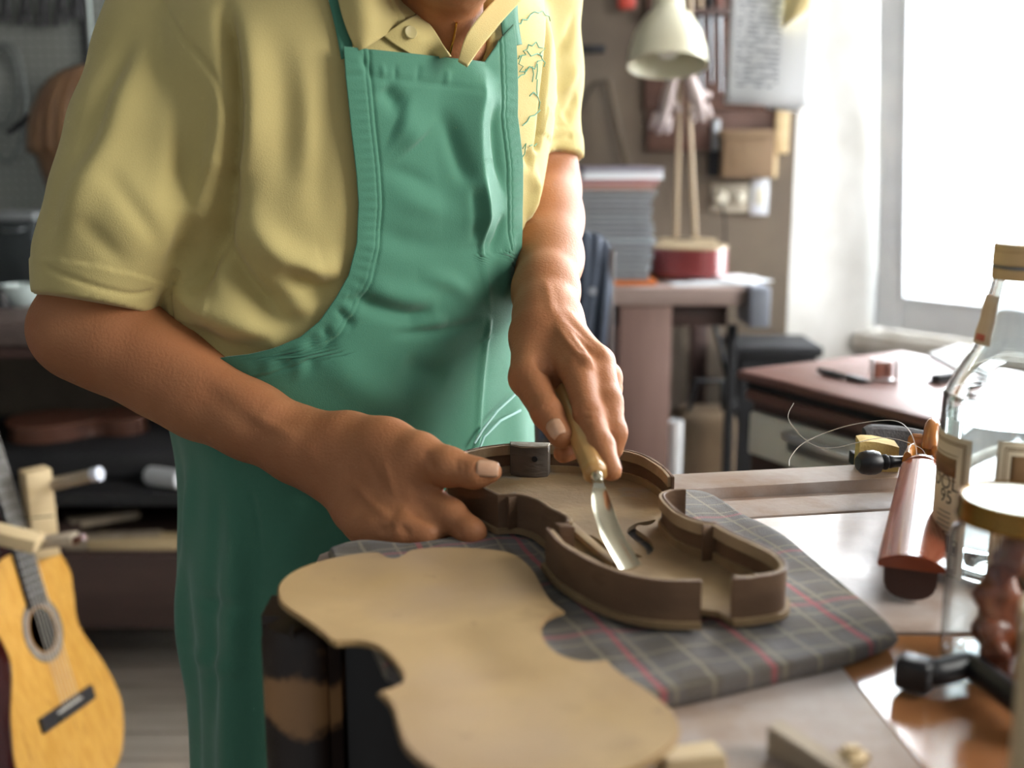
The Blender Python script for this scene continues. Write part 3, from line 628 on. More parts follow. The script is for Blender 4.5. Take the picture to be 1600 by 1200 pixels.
def gshape(name, poly, n0, n1, m, parent=gt_, bev=0.0):
    bm = bmesh.new(); lo = [bm.verts.new(G(u, v, n0)) for u, v in poly]; hi = [bm.verts.new(G(u, v, n1)) for u, v in poly]
    bm.faces.new(lo[::-1]); bm.faces.new(hi); k = len(poly)
    for i in range(k): bm.faces.new((lo[i], lo[(i + 1) % k], hi[(i + 1) % k], hi[i]))
    return link(name, bm, m, parent, 40)
def ring(name, c, r0, r1, n0, n1, m, parent=gt_, seg=48):
    bm = bmesh.new(); rr = []
    for r, n in ((r0, n0), (r1, n0), (r1, n1), (r0, n1)): rr.append([bm.verts.new(G(c[0] + r * math.cos(a), c[1] + r * math.sin(a), n)) for a in np.linspace(0, 2 * math.pi, seg, endpoint=False)])
    for i in range(4):
        for k in range(seg): bm.faces.new((rr[i][k], rr[i][(k + 1) % seg], rr[(i + 1) % 4][(k + 1) % seg], rr[(i + 1) % 4][k]))
    return link(name, bm, m, parent, 40)
gshape('back', go, -.099, -.095, m_gside)
# ribs as a band, top with a real sound hole
bm = bmesh.new(); k = len(go); lo = [bm.verts.new(G(u, v, -.096)) for u, v in go]; hi = [bm.verts.new(G(u, v, -.003)) for u, v in go]
for i in range(k): bm.faces.new((lo[i], lo[(i + 1) % k], hi[(i + 1) % k], hi[i]))
solidify(link('ribs', bm, m_gside, gt_, 40), .0025, 1)
HC = (0, .158); HR = .043
bm = bmesh.new(); nn = len(go); hol = [(HC[0] + HR * math.cos(a), HC[1] + HR * math.sin(a)) for a in [math.atan2(v - HC[1], u - HC[0]) for u, v in go]]
for n_ in (-.003, .0):
    ou = [bm.verts.new(G(u * 1.012, (v + .175 - .24) * 1.008 - .175 + .24, n_)) for u, v in go]; inn = [bm.verts.new(G(u, v, n_)) for u, v in hol]
    for i in range(nn): bm.faces.new((ou[i], ou[(i + 1) % nn], inn[(i + 1) % nn], inn[i]))
    if n_ < 0: keep = (ou, inn)
for a_, b_ in zip(keep, (ou, inn)):
    for i in range(nn): bm.faces.new((a_[i], a_[(i + 1) % nn], b_[(i + 1) % nn], b_[i]))
link('soundboard', bm, m_spruce, gt_, 40)
m_ros = M('rosette', '#8d8377', '#6f675f', '#a29a8c', scale=60, rough=.4)
ring('rosette', HC, HR, .060, .0, .0008, m_ros); ring('rosette_ring', HC, .0605, .063, .0, .0009, M('rosette_edge', '#5c5048', rough=.4)); ring('rosette_ring', HC, .0425, .0455, .0, .0011, M('rosette_inner', '#a7763a', rough=.4))
br = gshape('bridge', [(-.092, -.014), (.092, -.014), (.092, .014), (-.092, .014)], .0, .007, m_ebony)
gshape('tie_block', [(-.042, -.013), (.042, -.013), (.042, -.004), (-.042, -.004)], .007, .011, m_ebony, br); gshape('saddle', [(-.041, .003), (.041, .003), (.041, .006), (-.041, .006)], .007, .012, M('bone', '#d8d6cf', rough=.4), br)
gshape('neck', [(-.027, .31), (.027, .31), (.025, .66), (-.025, .66)], -.022, -.001, m_gside)
fb = gshape('fretboard', [(-.030, HC[1] + .046), (.030, HC[1] + .046), (.026, .66), (-.026, .66)], .0012, .0065, m_ebony)
for k in range(18):
    v = -.0 + .645 * (2 ** (-(k + 1) / 12)) + .008; v = .645 - .65 * (1 - 2 ** (-(k + 1) / 12)) + .004
    if v > HC[1] + .048: gshape('fret', [(-.029, v - .0012), (.029, v - .0012), (.029, v + .0012), (-.029, v + .0012)], .0065, .0078, m_steel, fb)
gshape('headstock', [(-.027, .66), (.027, .66), (.035, .70), (.035, .84), (-.035, .84), (-.035, .70)], -.022, -.004, m_gside)
for k in range(6):
    x = -.0205 + .0082 * k
    TUBE('string', [G(x * 1.35, .003, .0125), G(x, .66, .0095)], .0007, M('string_nylon', '#cfcabf', rough=.3) if k == 0 else bpy.data.materials['string_nylon'], gt_, seg=6)
# ------------------------------------------------------------------ wooden cam clamp standing behind the guitar shoulder
cm = empty('cam_clamp', P(68, 830, 2.02), 'pale wooden cam clamp with round bar behind the guitar shoulder', 'clamp')
Dc = 2.10
def pbox(name, x0, y0, x1, y1, D, th, m, parent, rot=0.0, bev=.003, skew=0.0):
    c = P((x0 + x1) / 2, (y0 + y1) / 2, D); s = D / FPX
    Rm = Matrix(((1, 0, 0), (0, math.cos(PITCH) * 0 + 1, 0), (0, 0, 1)))
    Rm = Matrix.Rotation(rot, 3, 'Y') @ Matrix.Rotation(skew, 3, 'Z')
    return BX(name, c, (abs(x1 - x0) * s, th, abs(y1 - y0) * s), m, parent, Rm, bev)
pbox('upright', 42, 730, 82, 872, Dc, .038, m_pale, cm, rot=-.02, skew=.75)
TUBE('round_bar', [P(40, 766, Dc + .02), P(80, 757, Dc), P(148, 742, Dc - .03)], .0125, m_pale2, cm, seg=16)
TUBE('bar_end', [P(146, 742, Dc - .029), P(156, 740, Dc - .034)], .0135, M('white_metal', '#c9cdd8', rough=.3), cm, seg=16)
pbox('fixed_jaw', -24, 828, 62, 850, 1.955, .045, m_pale, cm, rot=.26)
pbox('lower_jaw', 50, 838, 118, 852, 1.99, .04, m_pale2, cm, rot=-.14)
TUBE('jaw_pin', [P(112, 847, 1.985), P(131, 839, 1.975)], .007, m_redbr, cm, seg=10)
TUBE('cord', [P(-6, 816, Dc - .03), P(30, 811, Dc - .03), P(84, 806, Dc - .02)], .0012, m_blackm, cm, seg=6)
pbox('foot_block', 40, 870, 84, 1010, Dc + .12, .04, m_beam, cm)
# ------------------------------------------------------------------ the workbench
ZBN = .90
m_bench = bpy.data.materials.new('worn_bench_top'); m_bench.use_nodes = True; nt = m_bench.node_tree; b = nt.nodes['Principled BSDF']; K = nt.links.new
tc = nt.nodes.new('ShaderNodeTexCoord'); mp1 = nt.nodes.new('ShaderNodeMapping'); mp1.inputs['Scale'].default_value = (5, 26, 26); K(tc.outputs['Object'], mp1.inputs[0])
n1 = nt.nodes.new('ShaderNodeTexNoise'); n1.inputs['Scale'].default_value = 1.6; n1.inputs['Detail'].default_value = 8; K(mp1.outputs[0], n1.inputs['Vector'])
r1 = nt.nodes.new('ShaderNodeValToRGB'); e = r1.color_ramp.elements; e[0].position = .35; e[0].color = lin('#877060'); e[1].position = .65; e[1].color = lin('#998473'); K(n1.outputs['Fac'], r1.inputs[0])
n2 = nt.nodes.new('ShaderNodeTexNoise'); n2.inputs['Scale'].default_value = 7; n2.inputs['Detail'].default_value = 7; n2.inputs['Roughness'].default_value = .65; K(tc.outputs['Object'], n2.inputs['Vector'])
r2 = nt.nodes.new('ShaderNodeValToRGB'); e = r2.color_ramp.elements; e[0].position = .40; e[0].color = (0, 0, 0, 1); e[1].position = .62; e[1].color = (1, 1, 1, 1); K(n2.outputs['Fac'], r2.inputs[0])
mx = nt.nodes.new('ShaderNodeMix'); mx.data_type = 'RGBA'; K(r2.outputs[0], mx.inputs[0]); K(r1.outputs[0], mx.inputs[6]); mx.inputs[7].default_value = lin('#a79d97'); K(mx.outputs[2], b.inputs['Base Color'])
mr = nt.nodes.new('ShaderNodeMapRange'); mr.inputs['From Min'].default_value = .35; mr.inputs['From Max'].default_value = .7; mr.inputs['To Min'].default_value = .30; mr.inputs['To Max'].default_value = .55; K(n2.outputs['Fac'], mr.inputs[0]); K(mr.outputs[0], b.inputs['Roughness'])
n3 = nt.nodes.new('ShaderNodeTexNoise'); n3.inputs['Scale'].default_value = 60; n3.inputs['Detail'].default_value = 5; K(tc.outputs['Object'], n3.inputs['Vector'])
bu = nt.nodes.new('ShaderNodeBump'); bu.inputs['Strength'].default_value = .3; bu.inputs['Distance'].default_value = .002; K(n3.outputs['Fac'], bu.inputs['Height']); K(bu.outputs[0], b.inputs['Normal'])
b.inputs['Specular IOR Level'].default_value = .18
m_bdark = M('bench_dark_lacquer', '#1a1412', '#2a1e19', '#15100e', scale=5, stretch=(1, 1, 1), rough=.3, rough2=.5, bump=.15, bscale=60)
m_bworn = M('bench_worn_lacquer', '#241812', '#30211a', '#1a120f', scale=9, stretch=(1, 1, .6), rough=.35, rough2=.6, distort=.6)
nt = m_bworn.node_tree; b = nt.nodes['Principled BSDF']; K = nt.links.new; src = b.inputs['Base Color'].links[0].from_socket
tc = nt.nodes.new('ShaderNodeTexCoord'); sp_ = nt.nodes.new('ShaderNodeSeparateXYZ'); K(tc.outputs['Object'], sp_.inputs[0])
nw = nt.nodes.new('ShaderNodeTexNoise'); nw.inputs['Scale'].default_value = 28; nw.inputs['Detail'].default_value = 6; K(tc.outputs['Object'], nw.inputs['Vector'])
ma = nt.nodes.new('ShaderNodeMath'); ma.operation = 'MULTIPLY_ADD'; ma.inputs[1].default_value = .06; ma.inputs[2].default_value = -.03; K(nw.outputs['Fac'], ma.inputs[0])
mb_ = nt.nodes.new('ShaderNodeMath'); mb_.operation = 'ADD'; K(sp_.outputs[2], mb_.inputs[0]); K(ma.outputs[0], mb_.inputs[1])
rw = nt.nodes.new('ShaderNodeValToRGB'); rw.color_ramp.interpolation = 'EASE'; e = rw.color_ramp.elements; e[0].position = .828; e[0].color = (0, 0, 0, 1); e[1].position = .838; e[1].color = (1, 1, 1, 1)
x_ = e.new(.862); x_.color = (1, 1, 1, 1); x_ = e.new(.872); x_.color = (0, 0, 0, 1); K(mb_.outputs[0], rw.inputs[0])
mxw = nt.nodes.new('ShaderNodeMix'); mxw.data_type = 'RGBA'; K(rw.outputs[0], mxw.inputs[0]); K(src, mxw.inputs[6]); mxw.inputs[7].default_value = lin('#9a7148'); K(mxw.outputs[2], b.inputs['Base Color'])
m_seam = M('seam_dark', '#5b4037', rough=.8)
wb_ = empty('workbench', (.3, .7, 0), 'large worn wooden workbench carrying the open violin and plaid cloth', 'bench')
_d = np.array(Pz(1385, 795, ZBN)) - np.array(Pz(1150, 811, ZBN)); KB = _d[1] / _d[0] * .9    # all bench seams run one way
def line_y(p):
    a = Pz(*p, ZBN); return lambda x: a[1] + KB * (x - a[0])
L0, L1, L2, L3 = line_y((1190, 740)), line_y((1210, 765)), line_y((1210, 778)), line_y((1260, 804))
XR = 1.25
def board(name, yl, yh, x0, x1, z1, th=.03, gap=.0012):
    poly = [(x0, yl(x0) + gap), (x1, yl(x1) + gap), (x1, yh(x1) - gap), (x0, yh(x0) - gap)]
    return PRISM(name, poly, z1 - th, z1, m_bench, wb_, .0012)
board('back_board', L1, L0, .06, XR, ZBN + .0045); board('tray_strip', L2, L1, .05, XR, ZBN - .005); board('front_strip', L3, L2, .03, XR, ZBN + .0005, gap=.0018)
# the main boards: the left one notched around the vise, seams running towards the camera
sx = lambda p, q: (Pz(*p, ZBN), Pz(*q, ZBN))
sa, sb = sx((1325, 1058), (1440, 1200)); kx = (sb[0] - sa[0]) / (sb[1] - sa[1]); SX = lambda y: sa[0] + kx * (y - sa[1])
PRISM('main_board', [(-.145, .80), (-.110, .85), (-.05, .872), (.02, L3(.02) - .0022), (.33, L3(.33) - .0022), (.33, .66), (SX(.66), .66), (SX(.22), .22), (-.02, .22), (-.02, .745), (-.145, .745)], ZBN - .035, ZBN, m_bench, wb_, .0012)
m_lacq = M('lacquered_bench', '#855838', '#95673f', '#744a30', scale=5, stretch=(2, 6, 2), rough=.12, rough2=.2, spec=.6, bump=.03, bscale=9)
bm = bmesh.new(); ws = [0, .0015, .008, .016, .024, .032, .042, .055, .075, .11, .2, 1.0]; rows = []
for y_ in (.22, .30, .38, .46, .54, .60, .6586):      # left edge shaped hollow so the board catches a streak of window reflection
    r_ = [(SX(y_) + .0014 + w * (XR - SX(y_)) if w == 1.0 else SX(y_) + .0014 + w, y_, ZBN - (.0014 if w == 0 else .0004) - .0019 * (1 - math.exp(-w / .05))) for w in ws]
    rows.append([bm.verts.new(v) for v in r_] + [bm.verts.new((r_[-1][0], y_, ZBN - .035)), bm.verts.new((r_[0][0], y_, ZBN - .035))])
for a_, b_ in zip(rows, rows[1:]):
    for k in range(len(a_)): bm.faces.new((a_[k], a_[(k + 1) % len(a_)], b_[(k + 1) % len(a_)], b_[k]))
bm.faces.new(rows[0]); bm.faces.new(rows[-1][::-1]); link('main_board', bm, m_lacq, wb_, 30)
PRISM('main_board', [(.3314, .66), (XR, .66), (XR, L3(XR) - .0022), (.3314, L3(.3314) - .0022)], ZBN - .035, ZBN - .0003, m_bench, wb_, .0012)
BX('understructure', (.62, .62, .825), (1.2, .7, .07), m_bdark, wb_, bevel=.004)
for x, y in ((1.15, .3), (1.15, .92), (.10, .92), (.08, .36)): BX('leg', (x, y, .40), (.09, .09, .79), m_bdark, wb_, bevel=.006)
BX('side_panel', (.0, .62, .43), (.02, .6, .85), m_bdark, wb_, bevel=.004)
# worn dark end vise beyond the left edge
vz = empty('end_vise', (-.11, .72, 0), 'dark lacquered wooden end vise with worn rounded corner at the bench end', 'vise')
vy = .665
xv0, xv1 = -.165, -.119
poly = [(xv0, vy + .06)] + [(xv0 + .026 - .026 * math.cos(a), vy + .026 - .026 * math.sin(a)) for a in np.linspace(0, math.pi / 2, 8)] + [(xv1 - .004, vy), (xv1, vy + .004), (xv1, vy + .072), (xv0, vy + .072)]
bm = prism_bm(poly, .05, .898, .014); link('vise_jaw', bm, m_bworn, vz, 40)
PRISM('jaw_strip', [(xv1 + .0012, vy + .002), (xv1 + .0085, vy + .006), (xv1 + .0085, vy + .07), (xv1 + .0012, vy + .07)], .05, .893, m_bworn, vz, .002)
PRISM('vise_gap_shade', [(xv1 + .0095, vy + .02), (-.024, vy + .03), (-.024, vy + .072), (xv1 + .0095, vy + .072)], .05, .888, m_bdark, vz, .004)  # dark panel filling the gap, stands for the shadow under the loose plate
TUBE('vise_screw', [(-.024, vy + .05, .70), (-.011, vy + .05, .70)], .014, m_steel, vz)

# ------------------------------------------------------------------ plaid cloth folded flat under the work
m_plaid = bpy.data.materials.new('plaid_wool'); m_plaid.use_nodes = True; nt = m_plaid.node_tree; b = nt.nodes['Principled BSDF']; K = nt.links.new; b.inputs['Roughness'].default_value = .95
b.inputs['Sheen Weight'].default_value = .15
tc = nt.nodes.new('ShaderNodeTexCoord'); sp = nt.nodes.new('ShaderNodeSeparateXYZ'); K(tc.outputs['UV'], sp.inputs[0])
def mth(op, a, b_=None, c=None):
    n = nt.nodes.new('ShaderNodeMath'); n.operation = op
    for i, v in enumerate((a, b_, c)):
        if v is None: continue
        if isinstance(v, (int, float)): n.inputs[i].default_value = v
        else: K(v, n.inputs[i])
    return n.outputs[0]
def band(s, period, off, width): return mth('LESS_THAN', mth('FRACT', mth('ADD', mth('DIVIDE', s, period), off)), width)
nz = nt.nodes.new('ShaderNodeTexNoise'); nz.inputs['Scale'].default_value = 55; nz.inputs['Detail'].default_value = 5; K(tc.outputs['UV'], nz.inputs['Vector'])
wob = mth('MULTIPLY', mth('SUBTRACT', nz.outputs['Fac'], .5), .004)
U_, V_ = mth('ADD', sp.outputs[0], wob), mth('ADD', sp.outputs[1], wob)
def mixc(f, a, b_):
    n = nt.nodes.new('ShaderNodeMix'); n.data_type = 'RGBA'; K(f, n.inputs[0])
    for i, v in ((6, a), (7, b_)):
        if isinstance(v, tuple): n.inputs[i].default_value = v
        else: K(v, n.inputs[i])
    return n.outputs[2]
c0 = mixc(nz.outputs['Fac'], lin('#3f382f'), lin('#585044'))
c1 = mixc(mth('MULTIPLY', mth('ADD', band(U_, .048, 0, .5), band(V_, .044, .2, .5)), .30), c0, lin('#5c595a'))
c2 = mixc(mth('MULTIPLY', mth('MAXIMUM', band(U_, .024, .3, .11), band(V_, .022, .1, .09)), .40), c1, lin('#978b70'))
c3 = mixc(mth('MULTIPLY', mth('MAXIMUM', band(U_, .072, .55, .055), mth('MULTIPLY', band(V_, .088, .4, .05), .6)), .5), c2, lin('#a83240'))
K(c3, b.inputs['Base Color'])
n4 = nt.nodes.new('ShaderNodeTexNoise'); n4.inputs['Scale'].default_value = 900; K(tc.outputs['UV'], n4.inputs['Vector'])
bu = nt.nodes.new('ShaderNodeBump'); bu.inputs['Strength'].default_value = .5; bu.inputs['Distance'].default_value = .002; K(n4.outputs['Fac'], bu.inputs['Height']); K(bu.outputs[0], b.inputs['Normal'])
ct = empty('plaid_cloth', (.1, .75, ZBN), 'grey plaid wool cloth with red lines folded under the open violin', 'cloth')
TH = .011
front = [np.array(Pz(*q, ZBN + .004))[:2] for q in ((600, 1060), (660, 1085), (750, 1110), (850, 1128), (960, 1120), (1060, 1103), (1150, 1083), (1230, 1062), (1320, 1040), (1404, 1006))]
back = [np.array(Pz(*q, ZBN + .008))[:2] for q in ((512, 862), (560, 848), (640, 852), (740, 838), (850, 812), (960, 785), (1088, 768), (1160, 808), (1230, 848), (1396, 988))]
fs, bs = np.array(spline(front, 14)), np.array(spline(back, 14)); fs[:, 0] = np.linspace(0, 1, len(fs)) * 0 + fs[:, 0]
nu = len(fs); nv = 44
pts = np.zeros((nu, nv * 2, 3)); uv = np.zeros((nu, nv * 2, 2))
for i in range(nu):
    for j in range(nv * 2):
        # section: a flat loop with rounded edges (a folded cloth): top surface back to front, then the underside
        a = j / (nv * 2) * 2 * math.pi
        w = .5 - .5 * math.cos(a) if False else None
        s = j / (nv * 2 - 1)
        top = s < .5; t = (s * 2) if top else (2 - s * 2)
        p = bs[i] * (1 - t) + fs[i] * t
        L = np.linalg.norm(fs[i] - bs[i]); ed = min(t, 1 - t) * L
        rr = TH / 2; prof = math.sqrt(max(0, 1 - max(0, 1 - ed / rr) ** 2))
        eu = min(i, nu - 1 - i) / (nu - 1) * .5; prof *= min(1, .15 + math.sqrt(eu / .012)) if eu < .012 else 1
        bump_ = .0016 * math.sin(38 * p[0] + 11 * p[1]) * math.sin(33 * p[1] - 17 * p[0]) + .0007 * math.sin(150 * p[0] + 20 * p[1])
        z = ZBN + .0012 + rr + (rr * prof if top else -rr * prof) + (bump_ * min(1, ed / .02) if top else 0)
        pts[i, j] = (p[0], p[1], z)
        d = np.array([.95, .31]); n_ = np.array([-.31, .95]); off = 0 if top else .31
        uv[i, j] = (p @ d, p @ n_ + off)
cl = link('cloth_fold', grid_mesh('cloth_fold', pts, uv=uv), m_plaid, ct)
ZC1 = ZBN + .0012 + TH        # top of the cloth

# ------------------------------------------------------------------ the open violin
m_dusty = M('dusty_spruce', '#7c6547', '#8f7856', '#807b73', scale=9, stretch=(2, 2, 2), rough=.8, bump=.3, bscale=90, lo=.38, hi=.6)
m_rib = M('old_rib_varnish', '#59422f', '#6b523c', '#43301f', scale=11, stretch=(2, 2, 5), rough=.55, rough2=.75, bump=.25, bscale=70)
m_lining = M('lining_wood', '#8b7558', '#a08a6c', scale=22, rough=.75, bump=.4, bscale=120)
m_block = M('grey_block', '#4a423a', '#585048', '#3a332c', scale=16, stretch=(1, 1, 3), rough=.85, bump=.5, bscale=90)
m_blockt = M('block_end_grain', '#80776a', '#958c7e', scale=60, rough=.9, bump=.7, bscale=200)
vn = empty('open_violin', Pz(950, 840, ZC1), 'open violin body without back lying on the plaid cloth being carved', 'violin')
ZP0 = ZC1 + .003; ZP1 = ZP0 + .004; ZR = .945
pxL = [(1097, 908), (1040, 907), (990, 900), (940, 885), (900, 865), (872, 847), (852, 824)]
pxLc = [(884, 815), (881, 806), (855, 793), (837, 781), (809, 773), (778, 774)]
pxLl = [(778, 774), (750, 760), (715, 742), (700, 728), (704, 715), (722, 705), (755, 697), (792, 693), (830, 691), (862, 692), (920, 694), (960, 699), (988, 704), (1012, 712), (1039, 729), (1054, 745)]
pxRc = [(1072, 765), (1052, 766), (1039, 772), (1048, 786), (1066, 801), (1094, 812), (1119, 816)]
pxRu = [(1119, 816), (1147, 831), (1176, 844), (1204, 857), (1222, 869), (1230, 881), (1226, 891), (1209, 897), (1176, 902), (1145, 904)]
toW = lambda s: [np.array(Pz(x, y, ZR))[:2] for x, y in s]
segs = [spline(toW(s), 8) for s in (pxL, pxLc, pxLl, pxRc, pxRu)]
cent = np.mean(np.vstack(segs), 0)
def offs(line, d):          # offset a polyline sideways (positive: inwards)
    line = np.array(line); t = np.gradient(line, axis=0); t /= np.linalg.norm(t, axis=1)[:, None] + 1e-9; n = np.stack([-t[:, 1], t[:, 0]], 1)
    return line + n * d
def inward(line):
    a = np.array(line); o_ = offs(line, .004); k = len(a) // 2
    return 1
# orientation test: is the left normal inward?
allp = np.vstack(segs); area = .5 * np.sum(allp[:, 0] * np.roll(allp[:, 1], -1) - np.roll(allp[:, 0], -1) * allp[:, 1]); SG = 1 if area > 0 else -1
def strip(name, line, d0, d1, z0, z1, m, parent, taper=0):
    a, b_ = offs(line, SG * d0), offs(line, SG * d1); n = len(a)
    pts = np.zeros((n, 4, 3))
    for k, (l, z) in enumerate(((a, z0), (a, z1), (b_, z1), (b_, z0))): pts[:, k, :2] = l; pts[:, k, 2] = z
    bm = bmesh.new(); V = [[bm.verts.new(p) for p in r] for r in pts]
    for i in range(n - 1):
        for k in range(4): bm.faces.new((V[i][k], V[i][(k + 1) % 4], V[i + 1][(k + 1) % 4], V[i + 1][k]))
    bm.faces.new(V[0][::-1]); bm.faces.new(V[-1])
    es = [e for e in bm.edges if len(e.link_faces) == 2 and abs(e.verts[0].co.z - z1) < 1e-6 and abs(e.verts[1].co.z - z1) < 1e-6]
    if z1 - z0 > .004: bmesh.ops.bevel(bm, geom=[e for e in es if (e.verts[0].co - e.verts[1].co).length > 1e-5], offset=.0006, segments=1, affect='EDGES')
    return link(name, bm, m, parent, 35)
rbs = []
for s in segs:
    r_ = strip('rib', s, 0, .0022, ZP1 - .0006, ZR, m_rib, vn)
    strip('lining', s[1:-1], .0022, .0048, ZR - .009, ZR - .0006, m_lining, r_); strip('lining', s[1:-1], .0022, .0046, ZP1 - .0002, ZP1 + .006, m_dusty, r_); rbs.append(r_)
# belly plate with two f-holes: outline is the rim with an overhang, corners drawn out
rim = []
for s in segs: rim += list(offs(s, -SG * .0030))
rim = np.array(rim); keep_ = [0]
for i in range(1, len(rim)):
    if np.linalg.norm(rim[i] - rim[keep_[-1]]) > .0022: keep_.append(i)
rim = rim[keep_]
ax = np.array(toW([(830, 691)])[0]) - (np.array(toW([(1097, 908)])[0]) + np.array(toW([(1145, 904)])[0])) / 2; ax /= np.linalg.norm(ax); per = np.array([ax[1], -ax[0]])
nk = (np.array(toW([(1097, 908)])[0]) + np.array(toW([(1145, 904)])[0])) / 2
# neck mortise notch in the plate edge
notch = [nk + per * .008 + ax * .012, nk - per * .004 + ax * .020]
rim_full = list(rim)
from mathutils.geometry import tessellate_polygon
def inside(poly, p):
    x, y = p[..., 0], p[..., 1]; r = np.zeros(x.shape, bool); n = len(poly)
    for i in range(n):
        (x0, y0), (x1, y1) = poly[i], poly[i - 1]
        c = ((y0 > y) != (y1 > y)) & (x < (x1 - x0) * (y - y0) / (y1 - y0 + 1e-12) + x0); r ^= c
    return r
from mathutils.geometry import delaunay_2d_cdt
def plate_mesh(name, outline, holes, z0, z1, m, parent, step=.009):
    """a plate with holes: constrained triangulation of outline, holes and a fine grid, then given thickness"""
    olr = np.array(outline); pts = [Vector(p) for p in outline]; ed = []; n = len(outline); ed += [(i, (i + 1) % n) for i in range(n)]
    for h in holes:
        k = len(pts); pts += [Vector(p) for p in h]; ed += [(k + i, k + (i + 1) % len(h)) for i in range(len(h))]
    GX, GY = np.meshgrid(np.arange(olr[:, 0].min(), olr[:, 0].max(), step), np.arange(olr[:, 1].min(), olr[:, 1].max(), step))
    gp = np.stack([GX.ravel(), GY.ravel()], 1); gp = gp[inside(outline, gp)]
    for h in holes: gp = gp[~inside(h, gp)]
    pts += [Vector(p) for p in gp]
    ov, oe, of, *_ = delaunay_2d_cdt(pts, ed, [], 0, 1e-7)
    V = np.array([(v.x, v.y) for v in ov]); cen = np.array([V[list(f)].mean(0) for f in of]); ok = inside(outline, cen)
    for h in holes: ok &= ~inside(h, cen)
    bm = bmesh.new(); vt = [bm.verts.new((v[0], v[1], z1)) for v in V]; vb_ = [bm.verts.new((v[0], v[1], z0)) for v in V]; cnt = set()
    for f, k in zip(of, ok):
        if not k: continue
        bm.faces.new([vt[i] for i in f]); bm.faces.new([vb_[i] for i in f][::-1])
        for i in range(len(f)): cnt.add((f[i], f[(i + 1) % len(f)]))
    for (i, j) in cnt:
        if (j, i) not in cnt: bm.faces.new((vt[i], vb_[i], vb_[j], vt[j]))
    for v in [v for v in bm.verts if not v.link_faces]: bm.verts.remove(v)
    return link(name, bm, m, parent, 35)
def fhole(c, a, b_):
    """f-shaped opening: stem plus two eyes; c centre, a along, b across"""
    mid = [(-.034, .006), (-.030, .0015), (-.022, -.0045), (-.010, -.0035), (.0, .0), (.010, .0035), (.022, .0045), (.030, -.0015), (.034, -.006)]
    up_ = spline([np.array(p) for p in mid], 5); w = lambda t: .0028 * (1 - .55 * abs(2 * t - 1) ** 2) + .0004
    l, r_ = [], []
    for i, p in enumerate(up_):
        t = i / (len(up_) - 1); q0, q1 = up_[max(i - 1, 0)], up_[min(i + 1, len(up_) - 1)]; d = q1 - q0; d /= np.linalg.norm(d) + 1e-9; n_ = np.array([-d[1], d[0]]); l.append(p + n_ * w(t)); r_.append(p - n_ * w(t))
    poly = l + r_[::-1]
    f = [c + a * p[0] + b_ * p[1] for p in poly]
    eyes = [[c + a * (ex + er * math.cos(t)) + b_ * (ey + er * math.sin(t)) for t in np.linspace(0, 2 * math.pi, 14, endpoint=False)] for ex, ey, er in ((-.036, .0125, .0042), (.037, -.0105, .0034))]
    return [f] + eyes
fa = np.array(Pz(1022, 868, ZP1))[:2] - np.array(Pz(985, 815, ZP1))[:2]
fc = np.array(Pz(1006, 843, ZP1))[:2]
fl = np.array(Pz(908, 861, ZP1))[:2] + ax * .012
def fhole_px():
    """right f-hole, its openings measured on the plate"""
    z = lambda s: [np.array(Pz(x, y, ZP1))[:2] for x, y in s]
    stem = spline(z([(1024, 812), (1009, 815), (996, 817), (984, 823), (979, 831), (988, 841), (1001, 850), (1009, 859), (1012, 867), (1021, 859), (1018, 846), (1004, 834), (993, 826), (998, 820), (1008, 821), (1019, 818)]), 3, closed=True)
    eye = spline(z([(988, 867), (994, 865), (1001, 869), (997, 872), (990, 871)]), 3, closed=True)
    return [stem, eye]
rholes = fhole_px()
cR = np.mean(rholes[0], 0); mirc = lambda p: p - 2 * per * ((p - nk) @ per)
lholes = [[mirc(p) for p in h][::-1] for h in rholes]
outline = [p for p in rim_full] + notch
bel = plate_mesh('belly_plate', outline, rholes + lholes, ZP0, ZP1, m_dusty, vn)
# bass bar along the left, blocks and corner blocks
bb = [np.array(Pz(*q, ZP1))[:2] for q in ((888, 800), (990, 905))]
dB = (bb[1] - bb[0]) / np.linalg.norm(bb[1] - bb[0]); nB = np.array([-dB[1], dB[0]])
bb0 = np.array(Pz(890, 828, ZP1))[:2]; bb1 = np.array(Pz(962, 892, ZP1))[:2]
PRISM('bass_bar', [bb0 - nB * .004, bb1 - nB * .003, bb1 + nB * .003, bb0 + nB * .004], ZP1, ZP1 + .006, m_dusty, vn, .0012)
eb0 = np.array(Pz(797, 693, ZR))[:2]; eb1 = np.array(Pz(860, 695, ZR))[:2]
de = (eb1 - eb0) / np.linalg.norm(eb1 - eb0); ne = np.array([de[1], -de[0]])
if ne @ (nk - eb0) < 0: ne = -ne
ep = [eb0 + ne * .001, eb0 + ne * .011 + de * .002, eb0 + ne * .0165 + de * .012, eb1 + ne * .0165 - de * .010, eb1 + ne * .012 - de * .001, eb1 + ne * .001]
ebk = PRISM('end_block', ep, ZP1, ZR + .0008, m_block, vn, .0008)
PRISM('block_end', ep, ZR + .0006, ZR + .0024, m_blockt, ebk, .0008)
hp = Vector((*(eb0 + (eb1 - eb0) * .66 + ne * .0162), ZP1 + .017)); TUBE('pin_hole', [hp, hp + Vector((ne[0], ne[1], 0)) * .0012], .0026, m_blackm, ebk, seg=16)
def cblock(px, r, name='corner_block'):
    c = np.array(Pz(*px, ZR))[:2]; v = (cent - c); v /= np.linalg.norm(v); w = np.array([-v[1], v[0]])
    return PRISM(name, [c + v * .0025, c + w * r + v * r * .9, c + v * r * 1.5, c - w * r + v * r * .9], ZP1, ZR - .001, m_rib, vn, .0008)
cblock((1128, 820), .010); cblock((872, 822), .0085); cblock((784, 770), .009)
